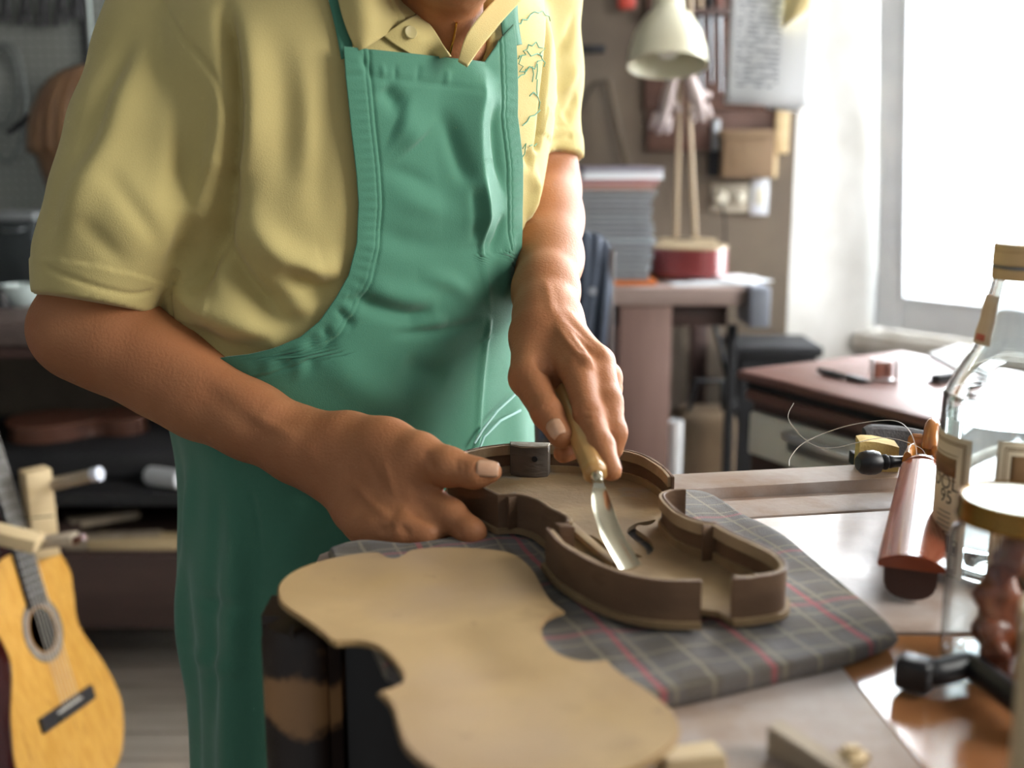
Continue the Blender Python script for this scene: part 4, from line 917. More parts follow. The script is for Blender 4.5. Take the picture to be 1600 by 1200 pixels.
# ------------------------------------------------------------------ the loose back plate in front
m_maple = M('pale_maple', '#96794f', '#a6895d', '#896e49', scale=4.0, stretch=(3, 3, 3), rough=.62, rough2=.75, bump=.12, bscale=40, lo=.35, hi=.6, distort=.5)
nt = m_maple.node_tree; b = nt.nodes['Principled BSDF']; src = b.inputs['Base Color'].links[0].from_socket
tc = nt.nodes.new('ShaderNodeTexCoord'); ns = nt.nodes.new('ShaderNodeTexNoise'); ns.inputs['Scale'].default_value = 55; ns.inputs['Detail'].default_value = 3; nt.links.new(tc.outputs['Object'], ns.inputs['Vector'])
rs = nt.nodes.new('ShaderNodeValToRGB'); e = rs.color_ramp.elements; e[0].position = .68; e[0].color = (0, 0, 0, 1); e[1].position = .78; e[1].color = (.5, .5, .5, 1); nt.links.new(ns.outputs['Fac'], rs.inputs[0])
nl = nt.nodes.new('ShaderNodeTexNoise'); nl.inputs['Scale'].default_value = 7; nl.inputs['Detail'].default_value = 4; nt.links.new(tc.outputs['Object'], nl.inputs['Vector'])
rl = nt.nodes.new('ShaderNodeValToRGB'); e = rl.color_ramp.elements; e[0].position = .5; e[0].color = (0, 0, 0, 1); e[1].position = .72; e[1].color = (.75, .75, .75, 1); nt.links.new(nl.outputs['Fac'], rl.inputs[0])
m1 = nt.nodes.new('ShaderNodeMix'); m1.data_type = 'RGBA'; nt.links.new(rl.outputs[0], m1.inputs[0]); nt.links.new(src, m1.inputs[6]); m1.inputs[7].default_value = lin('#957d65')
m2 = nt.nodes.new('ShaderNodeMix'); m2.data_type = 'RGBA'; nt.links.new(rs.outputs[0], m2.inputs[0]); nt.links.new(m1.outputs[2], m2.inputs[6]); m2.inputs[7].default_value = lin('#6a5339'); nt.links.new(m2.outputs[2], b.inputs['Base Color'])
pxp = [[(882, 953), (868, 957), (857, 963), (847, 976), (850, 998), (870, 1018), (902, 1030), (930, 1032), (948, 1030), (954, 1036)],
       [(954, 1036), (978, 1055), (1019, 1081), (1050, 1108), (1062, 1135), (1055, 1158), (1028, 1181), (983, 1203), (915, 1222), (830, 1232), (740, 1222), (690, 1207), (659, 1190), (632, 1164), (621, 1135), (613, 1106), (602, 1090), (590, 1080)],
       [(590, 1080), (613, 1072), (629, 1062), (625, 1047), (612, 1029), (591, 1010), (564, 1002), (537, 1002), (524, 1003), (514, 998)],
       [(514, 998), (501, 986), (470, 964), (443, 946), (434, 930), (438, 908), (465, 888), (510, 873), (560, 864), (589, 862), (598, 865), (607, 870), (618, 871), (629, 866), (645, 858), (695, 854), (762, 857), (806, 866), (832, 888), (850, 920), (864, 940), (882, 953)]]
ZPL = ZBN + .0185
ol = []
for s in pxp: ol += spline([np.array(Pz(x, y, ZPL + .004))[:2] for x, y in s], 5)[:-1]
pk = empty('violin_back_plate', Pz(750, 1000, ZPL), 'loose pale maple violin back plate lying in front overhanging the bench end', 'violin plate')
oc = np.mean(ol, 0)
def arch(x, y):
    a = np.array(ol); d = np.min(np.hypot(a[:, 0] - x, a[:, 1] - y)); return -.0035 * min(1, d / .05) ** 1.2
olr = np.array(ol)
# a fine grid inside the outline gives the hollowed inner face its smooth curve
bm = bmesh.new()
gx = np.arange(olr[:, 0].min(), olr[:, 0].max(), .011); gy = np.arange(olr[:, 1].min(), olr[:, 1].max(), .011)
GX, GY = np.meshgrid(gx, gy); gp = np.stack([GX.ravel(), GY.ravel()], 1); gp = gp[inside(ol, gp)]
gp = np.array([p for p in gp if np.min(np.hypot(olr[:, 0] - p[0], olr[:, 1] - p[1])) > .006])
from mathutils.geometry import delaunay_2d_cdt
n_o = len(ol); vv = [Vector(p) for p in ol] + [Vector(p) for p in gp]
ov, oe, of, *_ = delaunay_2d_cdt(vv, [(i, (i + 1) % n_o) for i in range(n_o)], [list(range(n_o))], 1, 1e-6)
vt = [bm.verts.new((v.x, v.y, ZPL + .004 + arch(v.x, v.y))) for v in ov]; vb_ = [bm.verts.new((v.x, v.y, ZPL + arch(v.x, v.y))) for v in ov]
cnt = {}
for f in of:
    bm.faces.new([vt[i] for i in f]); bm.faces.new([vb_[i] for i in f][::-1])
    for i in range(len(f)):
        k = (f[i], f[(i + 1) % len(f)]); cnt[k] = cnt.get(k, 0) + 1
for (i, j) in cnt:
    if (j, i) not in cnt: bm.faces.new((vt[i], vb_[i], vb_[j], vt[j]))
bmesh.ops.recalc_face_normals(bm, faces=bm.faces)
be = [e for e in bm.edges if len(e.link_faces) == 2 and e.calc_face_angle() > .8 and abs(e.verts[0].co.z - e.verts[1].co.z) < .003]
bmesh.ops.bevel(bm, geom=be, offset=.0012, segments=2, affect='EDGES')
link('plate_body', bm, m_maple, pk, 50)
BX('support_block', (-.005, .60, ZBN + .0065), (.03, .05, .013), m_pale, pk, bevel=.001)
# purfling line and centre joint as inlaid strips are too fine to see; the lower edge rests on the cloth
# ------------------------------------------------------------------ gouge in the right-hand scene
m_hand_w = M('boxwood_handle', '#a77c45', '#b98d55', '#966c3a', scale=7, stretch=(1, 1, 1), rough=.38, coat=.3)
gg = empty('carving_gouge', P(985, 890, .755), 'steel gouge with a yellow octagonal wooden handle held in the hand', 'gouge')
TIP = Vector(P(984, 889, .748)); FER = Vector(P(932, 744, .812)); HEND = Vector(P(884, 608, .930))
TIP.z = max(TIP.z, ZP1 + .001)
hd_ = (HEND - FER)
Rh = frame_z(hd_, (0, -1, .3)); Lh = hd_.length
bm = bmesh.new(); rr = []
for z, r in ((0, .006), (.002, .0088), (.006, .0098), (.012, .0092), (.03, .0100), (.06, .0115), (.085, .0125), (Lh - .01, .0118), (Lh - .003, .010), (Lh, .006)):
    rr.append([bm.verts.new(FER + Rh @ Vector((r * math.cos(a), r * math.sin(a), z))) for a in np.linspace(0, 2 * math.pi, 8, endpoint=False) + math.pi / 8])
for a_, b_ in zip(rr, rr[1:]):
    for k in range(8): bm.faces.new((a_[k], a_[(k + 1) % 8], b_[(k + 1) % 8], b_[k]))
bm.faces.new(rr[0][::-1]); bm.faces.new(rr[-1]); bmesh.ops.bevel(bm, geom=list(bm.edges), offset=.0006, segments=1, affect='EDGES')
link('handle', bm, m_hand_w, gg, 40)
m_blade = M('polished_steel', '#c2baa4', rough=.15, metal=1)
TUBE('bolster', [FER + hd_.normalized() * .001, FER - hd_.normalized() * .004, FER - hd_.normalized() * .008], [.0052, .0048, .0028], m_blade, gg, seg=16)
mid1 = Vector(P(942, 800, .787)); mid2 = Vector(P(957, 842, .770))
path = spline([FER - hd_.normalized() * .006, Vector(P(936, 768, .803)), mid1, mid2, TIP], 8)
bm = bmesh.new(); prev = None; n = len(path); rows = []
for i, p in enumerate(path):
    p = Vector(p); t = Vector(path[min(i + 1, n - 1)]) - Vector(path[max(i - 1, 0)]); t.normalize()
    x = Vector((1, .25, 0)); x = (x - t * x.dot(t)).normalized(); y = t.cross(x)
    if y.z < 0: y = -y
    s = i / (n - 1); w = .0026 + .0042 * min(1, s * 2.2) + .0012 * s; th = .0020 * (1 - .6 * s); sag = .0022 * min(1, s * 2.5)
    up_, lo_ = [], []
    for k in range(9):
        u = k / 4 - 1; c_ = p + x * (w * u) + y * (sag * u * u); up_.append(bm.verts.new(c_ + y * th * .5 * (1 - .6 * u * u))); lo_.append(bm.verts.new(c_ - y * th * .7 * (1 - .5 * u * u)))
    rows.append(up_ + lo_[::-1])
for a_, b_ in zip(rows, rows[1:]):
    m_ = len(a_)
    for k in range(m_): bm.faces.new((a_[k], a_[(k + 1) % m_], b_[(k + 1) % m_], b_[k]))
bm.faces.new(rows[0][::-1]); bm.faces.new(rows[-1])
link('blade', bm, m_blade, gg, 50)
# ------------------------------------------------------------------ clear glass: thin walls, fresnel reflection over a transparent body
def glass_mat(name, tint, edge, rough=.03):
    m = bpy.data.materials.new(name); m.use_nodes = True; nt = m.node_tree; nt.nodes.clear(); N = nt.nodes.new; K = nt.links.new
    out = N('ShaderNodeOutputMaterial'); lw = N('ShaderNodeLayerWeight'); lw.inputs['Blend'].default_value = .5
    def pw(e):
        n = N('ShaderNodeMath'); n.operation = 'POWER'; K(lw.outputs['Facing'], n.inputs[0]); n.inputs[1].default_value = e; return n.outputs[0]
    mc = N('ShaderNodeMix'); mc.data_type = 'RGBA'; mc.inputs[6].default_value = lin(tint); mc.inputs[7].default_value = lin(edge); K(pw(4.0), mc.inputs[0])
    tr = N('ShaderNodeBsdfTransparent'); K(mc.outputs[2], tr.inputs[0])
    gl = N('ShaderNodeBsdfGlossy'); gl.inputs['Roughness'].default_value = rough
    ml = N('ShaderNodeMath'); ml.operation = 'MULTIPLY_ADD'; K(pw(4.0), ml.inputs[0]); ml.inputs[1].default_value = .55; ml.inputs[2].default_value = .06
    mx = N('ShaderNodeMixShader'); K(ml.outputs[0], mx.inputs[0]); K(tr.outputs[0], mx.inputs[1]); K(gl.outputs[0], mx.inputs[2]); K(mx.outputs[0], out.inputs[0])
    return m
m_clear = glass_mat('clear_glass', '#f1f4f4', '#3e484e'); m_liq = glass_mat('clear_spirit', '#dfe4e7', '#8d979e')
# ------------------------------------------------------------------ bottle of spirit
Db = .79; bc = P(1580, 640, Db); bcx, bcy = bc[0], bc[1]
bot = empty('spirit_bottle', (bcx, bcy, ZBN), 'clear glass spirit bottle with beige cap and cream label, half full', 'bottle')
zy = lambda y: ZC - Db * math.sin(PITCH) - Db * (y - 600) / FPX * math.cos(PITCH)
prf = [(0, ZBN + .004), (.030, ZBN + .003), (.040, ZBN + .001), (.0452, ZBN + .006), (.046, ZBN + .02), (.046, zy(640)), (.0442, zy(612)), (.036, zy(572)), (.0285, zy(540)), (.0246, zy(500)), (.0222, zy(460)), (.0195, zy(425)), (.0185, zy(385))]
pf = [(p[0], p[1] - ZBN) for p in prf]
fine = [pf[0], pf[1], pf[2], pf[3], pf[4]] + [tuple(p) for p in spline(pf[4:], 5)[1:]]
m_bottle = M('bottle_glass', '#f7fbfb', rough=.0, trans=1.0, ior=1.5)
fine += [(r - .0028 if r > .004 else 0, max(z, .0065)) for r, z in fine[::-1] if z > .003 or r == 0]
fine = [p for i, p in enumerate(fine) if i == 0 or abs(p[0] - fine[i - 1][0]) + abs(p[1] - fine[i - 1][1]) > 1e-5]
m_liq = M('spirit_liquid', '#f4f8fa', rough=.0, trans=1.0, ior=1.36)
LATHE('glass_body', fine, m_bottle, bot, (bcx, bcy, ZBN), None, 56)
lz = zy(652) - ZBN
LATHE('spirit', [(0, .0072), (.036, .0072), (.0405, .012), (.0426, .022), (.0426, lz - .001), (.0429, lz), (.0, lz)], m_liq, bot, (bcx, bcy, ZBN), None, 48)
m_cap = M('beige_cap', '#d3b988', '#c9ae7c', scale=9, rough=.45)
z0, z1 = zy(432) - ZBN, zy(376) - ZBN
LATHE('cap', [(.0198, z0), (.0206, z0 + .001), (.0206, z0 + .0075), (.0195, z0 + .008), (.0195, z0 + .0098), (.0207, z0 + .0105), (.0207, z1 - .0055), (.0201, z1 - .005), (.0207, z1 - .0045), (.0205, z1 - .001), (.0195, z1), (0, z1)], m_cap, bot, (bcx, bcy, ZBN), None, 48)
LATHE('cap_ring', [(.0196, z0 + .008), (.0210, z0 + .0082), (.0210, z0 + .0095), (.0196, z0 + .0098)], m_steel, bot, (bcx, bcy, ZBN), None, 48)
m_label = M('label_paper', '#d8c9ac', '#cfbf9f', scale=12, rough=.7); m_brownink = M('brown_ink', '#7a5a34', rough=.6); m_darkink = M('dark_ink', '#4b423c', rough=.6)
view = math.atan2(-bcy, -bcx)              # the direction from the bottle to the camera
def cyl(a, z, r=.0464): return (bcx + r * math.cos(a), bcy + r * math.sin(a), z)
def patch(name, a0, a1, z0, z1, m, r, parent):
    n = max(3, int(abs(a1 - a0) / .06) + 2); pts = np.zeros((n, 2, 3))
    for i in range(n):
        a = a0 + (a1 - a0) * i / (n - 1); pts[i, 0] = cyl(a, z0, r); pts[i, 1] = cyl(a, z1, r)
    return solidify(link(name, grid_mesh(name, pts), m, parent), .0002, 0)
zl = lambda y: zy(y) + .0
# photo-left is the larger angle side: sa(px) gives the angle whose point shows at this column
def sa(px): return view - math.asin(max(-.995, min(.995, (px - 1580) / FPX * Db / .0464)))
sgn = 1
cand = proj(cyl(view + .5, 1.0))[0]
if cand > 1580: sgn = -1
def ang(px): return view + sgn * math.asin(max(-.98, min(.98, (1580 - px) / FPX * Db / .0464)))
for (aL, aR, nm) in ((ang(1483) + sgn * .95, ang(1531), 'front_label'), (ang(1566), ang(1566) - sgn * 1.3, 'back_label')):
    front_ = nm == 'front_label'
    zt, zb = zl(676 if front_ else 668), zl(905)
    L = patch(nm, aL, aR, zb, zt, m_label, .0465, bot)
    th = .00034; s_ = 1 if aL > aR else -1
    ia, ib = (aL - s_ * .07, aR + s_ * .09) if front_ else (aL - s_ * .10, aR + s_ * .07)
    for off in (0, .035):
        a_, b_ = ia - s_ * off, ib + s_ * off; zt2, zb2 = zt - .004 - off * .046, zb + .004 + off * .046
        for q in ((a_, a_ - s_ * .012, zb2, zt2), (b_, b_ + s_ * .012, zb2, zt2), (a_, b_, zt2 - .0006, zt2), (a_, b_, zb2, zb2 + .0006)): patch('border', q[0], q[1], q[2], q[3], m_brownink, .0467, L)
    if front_:
        A0, A1 = (a_ - s_ * .1), (b_ + s_ * .12)
        patch('cartouche', A0, A1, zl(742), zl(712), m_brownink, .0467, L)
        for zz_ in (zl(748), zl(707)): patch('cartouche_line', A0 + s_ * .02, A1 - s_ * .02, zz_ - .0003, zz_ + .0003, m_brownink, .0467, L)
        for k in range(5): patch('print_line', A1 + s_ * (.35 + .04 * (k % 2)), A1 - s_ * -.04, zl(802 + 8 * k) - .0003, zl(802 + 8 * k) + .0003, m_darkink, .0467, L)
        for k in range(9): patch('bar', ang(1510) + s_ * (.035 * k), ang(1510) + s_ * (.035 * k + (.02 if k % 3 else .010)), zl(866), zl(838), m_darkink, .0467, L)
        e0, e1 = ang(1513), ang(1521)
        for q in ((e0, e0 - s_ * .012, zl(868), zl(845)), (e1, e1 + s_ * .012, zl(868), zl(845)), (e0, e1, zl(845.8), zl(844)), (e0, e1, zl(868), zl(866.2))): patch('icon_frame', q[0], q[1], q[2], q[3], m_darkink, .0467, L)
        patch('icon', e0 - s_ * .03, e1 + s_ * .03, zl(864), zl(852), m_darkink, .0467, L)
        def bent_text(s, h, aR_, zbase, m, name):
            cu = bpy.data.curves.new(name, 'FONT'); cu.body = s; cu.size = h; cu.extrude = 0; cu.align_x = 'RIGHT'
            ob = bpy.data.objects.new(name, cu); COL.objects.link(ob); dg = bpy.context.evaluated_depsgraph_get(); me = bpy.data.meshes.new_from_object(ob.evaluated_get(dg)); bpy.data.objects.remove(ob)
            bm = bmesh.new(); bm.from_mesh(me); bmesh.ops.subdivide_edges(bm, edges=[e for e in bm.edges if e.calc_length() > .002], cuts=2); bmesh.ops.triangulate(bm, faces=bm.faces)
            for v in bm.verts:
                x, y = v.co.x, v.co.y; v.co = Vector(cyl(aR_ - s_ * (x / .0467), zbase + y, .04675))
            return link(name, bm, m, L, False)
        bent_text('ALCOOL', .0150, ang(1517), zl(764), m_darkink, 'lettering')
        bent_text('95', .0140, ang(1509), zl(787), m_darkink, 'lettering')
    else:
        patch('back_print', aL - s_ * .2, aL - s_ * .9, zl(790), zl(690), m_brownink, .0467, L)
# paper tax seal running down the neck
zs = [zy(y) for y in (456, 474, 495, 515, 533)]; rr_ = [.0222, .0230, .0246, .0262, .0280]
for nm, a_ in (('tax_seal', ang(1530) + sgn * .35),):
    pts = np.zeros((5, 5, 3))
    for i in range(5):
        for j in range(5): pts[i, j] = cyl(view + sgn * (1.02 + .42 * (j / 4 - .5) * 2 * .9), zs[i], rr_[i] + .0007 + .0008 * (i % 2))
    sl = solidify(link(nm, grid_mesh(nm, pts), M('seal_paper', '#cdb592', '#d9c6a8', scale=40, rough=.7), bot), .0003, 0)
    pts = np.array([[cyl(view + sgn * (1.02 + .2 * (j - 1)), z, r) for j in range(3)] for z, r in ((zy(512), .0274), (zy(520), .0282), (zy(527), .0288))]); solidify(link('red_stamp', grid_mesh('red_stamp', pts), M('red_ink', '#c0664f', rough=.6), sl), .0002, 0)
# ------------------------------------------------------------------ jar with brown glue pieces
Dj = .635; jc = P(1602, 780, Dj); jx, jy = jc[0], jc[1]; RJ = .0355
zj = lambda y: ZC - Dj * math.sin(PITCH) - Dj * (y - 600) / FPX * math.cos(PITCH)
jar = empty('glass_jar', (jx, jy, ZBN), 'glass jar with golden metal lid holding brown glue pieces on the bench', 'jar')
zt = zj(779) - ZBN
LATHE('jar_glass', [(0, .003), (.030, .002), (.036, .001), (.0385, .006), (.039, .012), (.039, zt - .030), (.037, zt - .022), (.0335, zt - .018), (.0335, zt - .004)], m_clear, jar, (jx, jy, ZBN), None, 56)
m_lid = M('gold_lid', '#8f6c38', rough=.25, metal=1); m_lidtop = M('lid_top_tin', '#b9b4a8', '#a8a296', scale=8, rough=.3, metal=.9)
lid = LATHE('lid', [(.0348, zt - .0125), (.0362, zt - .013), (.0366, zt - .011), (.0358, zt - .0095), (.0360, zt - .003), (.0352, zt), (.0335, zt + .0006), (.0322, zt - .0006)], m_lid, jar, (jx, jy, ZBN), None, 56)
LATHE('lid_top', [(.0324, zt - .0005), (.030, zt - .0012), (.012, zt - .0010), (0, zt - .0010)], m_lidtop, lid, (jx, jy, ZBN), None, 56)
m_glue = M('brown_glue', '#5f2a18', '#8d4a28', '#3a1710', scale=26, rough=.35, coat=.3, bump=.6, bscale=90, sss=.0)
rnd = random.Random(4)
def lump(name, c, s, rot, seed):
    bm = bmesh.new(); bmesh.ops.create_icosphere(bm, subdivisions=3, radius=1); r = random.Random(seed); f = [r.uniform(0, 6) for _ in range(6)]
    for v in bm.verts:
        p = v.co.copy(); k = 1 + .22 * math.sin(3 * p.x + f[0]) * math.sin(2.6 * p.y + f[1]) + .14 * math.sin(6 * p.z + f[2] + 3 * p.x) + .08 * math.sin(11 * p.y + f[3] + 5 * p.z)
        v.co = Vector((p.x * s[0], p.y * s[1] + .15 * s[0] * math.sin(3 * p.x + f[4]), p.z * s[2])) * k
    o = link(name, bm, m_glue); o.location = c; o.rotation_euler = rot
    return o
spots = [(-.012, -.012, .022, .019), (.013, -.012, .022, .018), (.0, .014, .022, .019), (-.013, -.006, .050, .018), (.014, -.006, .049, .017), (.002, .014, .050, .018), (-.011, -.011, .074, .0155), (.011, .004, .073, .015)]
for k, (x, y, z, s) in enumerate(spots):
    o = lump('glue_piece', (jx + x, jy + y, ZBN + z - .003), (s * .72, s * .55, s * .95), (rnd.uniform(-.6, .6), rnd.uniform(-.6, .6), rnd.uniform(0, 3)), k)
    tag(o, 'brown crumpled piece of hide glue inside the glass jar', 'glue', 'glue pieces in the jar')
# ------------------------------------------------------------------ violin neck with fingerboard
nkv = empty('violin_neck', Pz(1420, 940, ZBN), 'loose violin neck with glossy red-brown fingerboard, black peg and scroll', 'violin neck')
m_fb = M('glossy_rosewood', '#7b3d2a', '#8d4a33', '#6a3222', scale=5, stretch=(5, .6, 5), rough=.16, rough2=.24, coat=.6, coat_rough=.08)
m_fbd = M('neck_underside', '#3a211a', '#472a21', scale=6, rough=.5)
m_scroll = M('amber_varnish', '#a5672c', '#b87a3a', '#8a5222', scale=9, rough=.2, coat=.6)
f0 = Vector(P(1419, 944, .742)); f1 = Vector(P(1441, 728, .962))
f0.z, f1.z = ZBN + .031, ZBN + .034
dn = (f1 - f0).normalized(); sn = Vector((dn.y, -dn.x, 0)).normalized(); un = sn.cross(dn)
w0, w1 = .0212, .0172
def section(p, w, zt_, crown, zb_, k=12):
    top_ = [p + sn * (w * (i / (k / 2) - 1)) + un * (zt_ + crown * (1 - (i / (k / 2) - 1) ** 2)) for i in range(k + 1)]
    return top_ + [p + sn * w + un * zb_, p - sn * w + un * zb_]
bm = bmesh.new(); rows = [[bm.verts.new(v) for v in section(f0.lerp(f1, t), w0 + (w1 - w0) * t, 0, .0062, -.0045)] for t in np.linspace(0, 1, 9)]
for a_, b_ in zip(rows, rows[1:]):
    for k in range(len(a_)): bm.faces.new((a_[k], a_[(k + 1) % len(a_)], b_[(k + 1) % len(a_)], b_[k]))
bm.faces.new(rows[0][::-1]); bm.faces.new(rows[-1]); bmesh.ops.recalc_face_normals(bm, faces=bm.faces)
bmesh.ops.bevel(bm, geom=[e for e in bm.edges if len(e.link_faces) == 2 and e.calc_face_angle() > .7], offset=.0008, segments=2, affect='EDGES')
fbd = link('fingerboard', bm, m_fb, nkv, 40)
bm = bmesh.new(); rows = []
for t, wd, hb in ((.035, .0172, .024), (.10, .0175, .0255), (.14, .0165, .022), (.2, .0135, .018), (.6, .0125, .017), (.95, .0125, .017), (1.0, .0125, .018)):
    p = f0.lerp(f1, t) - un * .0047; rows.append([bm.verts.new(p + sn * (wd * math.cos(a)) - un * (hb * max(0, math.sin(a)) ** .45)) for a in np.linspace(0, math.pi, 13)])
for a_, b_ in zip(rows, rows[1:]):
    for k in range(len(a_)): bm.faces.new((a_[k], a_[(k + 1) % len(a_)], b_[(k + 1) % len(a_)], b_[k]))
bm.faces.new(rows[0][::-1]); bm.faces.new(rows[-1]); link('neck_shaft', bm, m_fbd, nkv, 40)
bm = bmesh.new(); p = f1 + dn * .003; sec = section(p, w1 * .8, .0015, .006, -.004); rows = [[bm.verts.new(v - dn * .0028) for v in sec], [bm.verts.new(v + dn * .0028) for v in sec]]
for k in range(len(sec)): bm.faces.new((rows[0][k], rows[0][(k + 1) % len(sec)], rows[1][(k + 1) % len(sec)], rows[1][k]))
bm.faces.new(rows[0][::-1]); bm.faces.new(rows[1]); link('nut', bm, M('nut_wood', '#8d5a44', rough=.3), nkv, 40)
# pegbox: two cheeks and a floor, then the scroll
for s in (-1, 1):
    tube_pts = [f1 + dn * .006 + sn * (s * .0125), f1 + dn * .03 + sn * (s * .0115) + un * .000, f1 + dn * .062 + sn * (s * .008) - un * .004]
    bmc = tube_bm(tube_pts, [.0085, .0085, .007], 12, flat=(.5, 1.0), up=tuple(un)); link('pegbox_cheek', bmc, m_scroll, nkv, 50)
bmc = bmesh.new(); box(bmc, (0, 0, 0), (.02, .062, .005), None, .001, 1); o = link('pegbox_floor', bmc, m_scroll, nkv, 40); o.matrix_world = Matrix.Translation(f1 + dn * .036 - un * .012) @ Matrix((sn, dn, un)).transposed().to_4x4()
o.matrix_basis = o.matrix_world.copy()
sc_c = f1 + dn * .082 - un * .003 + sn * .006
pts, rad = [], []
for a in np.linspace(0, 2 * math.pi * 1.6, 44):
    r = .0165 * math.exp(-.145 * a); pts.append(sc_c + dn * (-r * math.cos(a)) + un * (r * math.sin(a))); rad.append(.0112 * math.exp(-.06 * a))
bms = tube_bm(pts, rad, 12, flat=(1.25, .8), up=tuple(sn)); tube_bm([sc_c - sn * .021, sc_c - sn * .017, sc_c + sn * .017, sc_c + sn * .021], [.006, .0095, .0095, .006], 12, bm=bms)
link('scroll', bms, m_scroll, nkv, 50)
pgA, pgB = Vector(P(1338, 742, .975)), Vector(P(1415, 742, .982))
pgA.z = pgB.z = f1.z - .002; pd = (pgB - pgA).normalized()
LATHE('peg', [(0, 0), (.006, .0005), (.0095, .004), (.0108, .009), (.0108, .0155), (.0095, .0195), (.006, .0205), (.0052, .0225), (.0068, .0245), (.0068, .0265), (.005, .0285), (.0058, .030), (.0052, .033), (.0045, .047), (.0040, .078), (0, .078)], m_black, nkv, pgA, frame_z(pd), 28)
# string remnant springing off the peg
spts = [P(1432, 724, .975), P(1431, 700, .985), P(1420, 672, .99), P(1395, 657, 1.0), P(1340, 662, 1.01), P(1290, 676, 1.02), P(1253, 694, 1.02), P(1235, 715, 1.01), P(1233, 728, 1.0)]
o = TUBE('gut_string', spline(spts, 8), .00042, M('gut', '#b5aea6', rough=.3), nkv, seg=6)
TUBE('gut_string', spline([P(1446, 722, .97), P(1438, 700, .985), P(1380, 684, 1.0), P(1300, 700, 1.01), P(1262, 690, 1.02), P(1232, 655, 1.03), P(1240, 630, 1.04)], 8), .0003, bpy.data.materials['gut'], nkv, seg=6)
# ------------------------------------------------------------------ sanding block and felt
sbk = empty('sanding_block', Pz(1375, 760, ZBN), 'yellow cork sanding block standing behind the black peg', 'sanding block')
yb = 1.008; a, b_ = Py(1344, 688, yb), Py(1406, 688, yb); ztop = Py(1370, 690, yb)[2]; zbb = ZBN + .0048
poly = [(0, 0), (1, 0), (1, .80), (.72, .90), (.4, .985), (.12, 1.0), (0, .97)]
bm = bmesh.new(); fr_ = [bm.verts.new((a[0] + (b_[0] - a[0]) * u, yb, zbb + (ztop - zbb) * v)) for u, v in poly]; bk = [bm.verts.new((v.co.x + .004, yb + .026, v.co.z)) for v in fr_]
bm.faces.new(fr_); bm.faces.new(bk[::-1])
for k in range(len(fr_)): bm.faces.new((fr_[k], bk[k], bk[(k + 1) % len(fr_)], fr_[(k + 1) % len(fr_)]))
link('cork_body', bm, M('yellow_cork', '#b39a5a', '#c2aa6c', '#96804a', scale=90, rough=.85, bump=.5, bscale=260), sbk, 35)
PRISM('grit_sheet', [(a[0] + .001, yb - .0016), (b_[0], yb - .0016), (b_[0], yb - .0004), (a[0] + .001, yb - .0004)], zbb, zbb + .012, M('grit', '#a58f55', rough=.9), sbk, 0)
fl_ = empty('felt_strip', Pz(1420, 700, ZBN), 'dark grey curved felt strip standing behind the yellow block and scroll', 'felt')
yf = 1.05; bm = bmesh.new(); rows = []
for t in np.linspace(0, 1, 20):
    x = Py(1353 + (1505 - 1353) * t, 690, yf)[0]; y_ = yf + .03 * math.sin(t * 2.4) - .03 * t; zt_ = Py(1400, 668 + 22 * t ** 1.3 - 0 + (5 * (1 - t / .06) if t < .06 else 0), yf)[2]
    rows.append([bm.verts.new(v) for v in ((x, y_, ZBN - .0), (x, y_, zt_ - .002), (x, y_ + .003, zt_), (x, y_ + .010, zt_ + .0005), (x, y_ + .014, zt_ - .001), (x, y_ + .014, ZBN))])
for r0_, r1_ in zip(rows, rows[1:]):
    for k in range(6): bm.faces.new((r0_[k], r0_[(k + 1) % 6], r1_[(k + 1) % 6], r1_[k]))
bm.faces.new(rows[0]); bm.faces.new(rows[-1][::-1])
link('felt_body', bm, M('grey_felt', '#3b3a3b', '#4b4a4b', scale=60, rough=.95, bump=.6, bscale=400), fl_, 40)
PRISM('felt_base', [(Py(1353, 690, yf)[0], yf), (Py(1505, 690, yf)[0], yf), (Py(1505, 690, yf)[0], yf + .05), (Py(1353, 690, yf)[0], yf + .05)], ZBN - .012, ZBN + .001, m_blackm, fl_, .001)
# ------------------------------------------------------------------ black crank handle, canister, offcuts in the corner
cr = empty('clamp_crank', Pz(1440, 1075, ZBN), 'black plastic clamp crank lying on the bench in front of the jar', 'crank')
k0 = [Vector(Pz(x, y, ZBN + .0115)) for x, y in ((1408, 1046), (1445, 1052), (1482, 1047), (1512, 1040), (1534, 1052), (1575, 1084), (1625, 1122))]
TUBE('crank_arm', spline(k0, 6), [.0062] * 8 + [.0068] * 29, m_black, cr, seg=12, flat=(1, 1.15))
c_ = k0[0].lerp(k0[1], .5)
bm = bmesh.new(); dd = (k0[1] - k0[0]).normalized(); Rk = Matrix.Rotation(math.atan2(dd.y, dd.x) - .25, 4, 'Z'); box(bm, (0, 0, 0), (.020, .017, .019), None, .004, 3); o = link('crank_socket', bm, m_black, cr, 40); o.matrix_basis = Matrix.Translation(c_ + Vector((.001, 0, -.001))) @ Rk
LATHE('crank_knob', [(0, 0), (.008, 0), (.0095, .004), (.0095, .020), (.008, .023), (0, .023)], m_black, cr, k0[-1] - Vector((0, 0, .0112)), None, 24)
can = P(1590, 1000, .47); q = Vector((can[0] + .034, can[1] - .01, ZBN))
o = empty('cream_canister', q, 'cream coloured canister at the right end of the bench front', 'canister')
m_cc = M('cream_tin', '#b9a988', '#c4b595', scale=6, rough=.5)
hc = Pz(1, 1, 1)[0] * 0 + (ZC - .47 * math.sin(PITCH) - .47 * (945 - 600) / FPX * math.cos(PITCH)) - ZBN
LATHE('can_body', [(0, 0), (.033, 0), (.034, .002), (.034, hc - .004), (.033, hc - .001), (0, hc - .001)], m_cc, o, q, None, 40); LATHE('can_lid', [(.0345, hc - .012), (.0352, hc - .012), (.0352, hc), (.034, hc + .001), (0, hc + .001)], m_cc, o, q, None, 40)
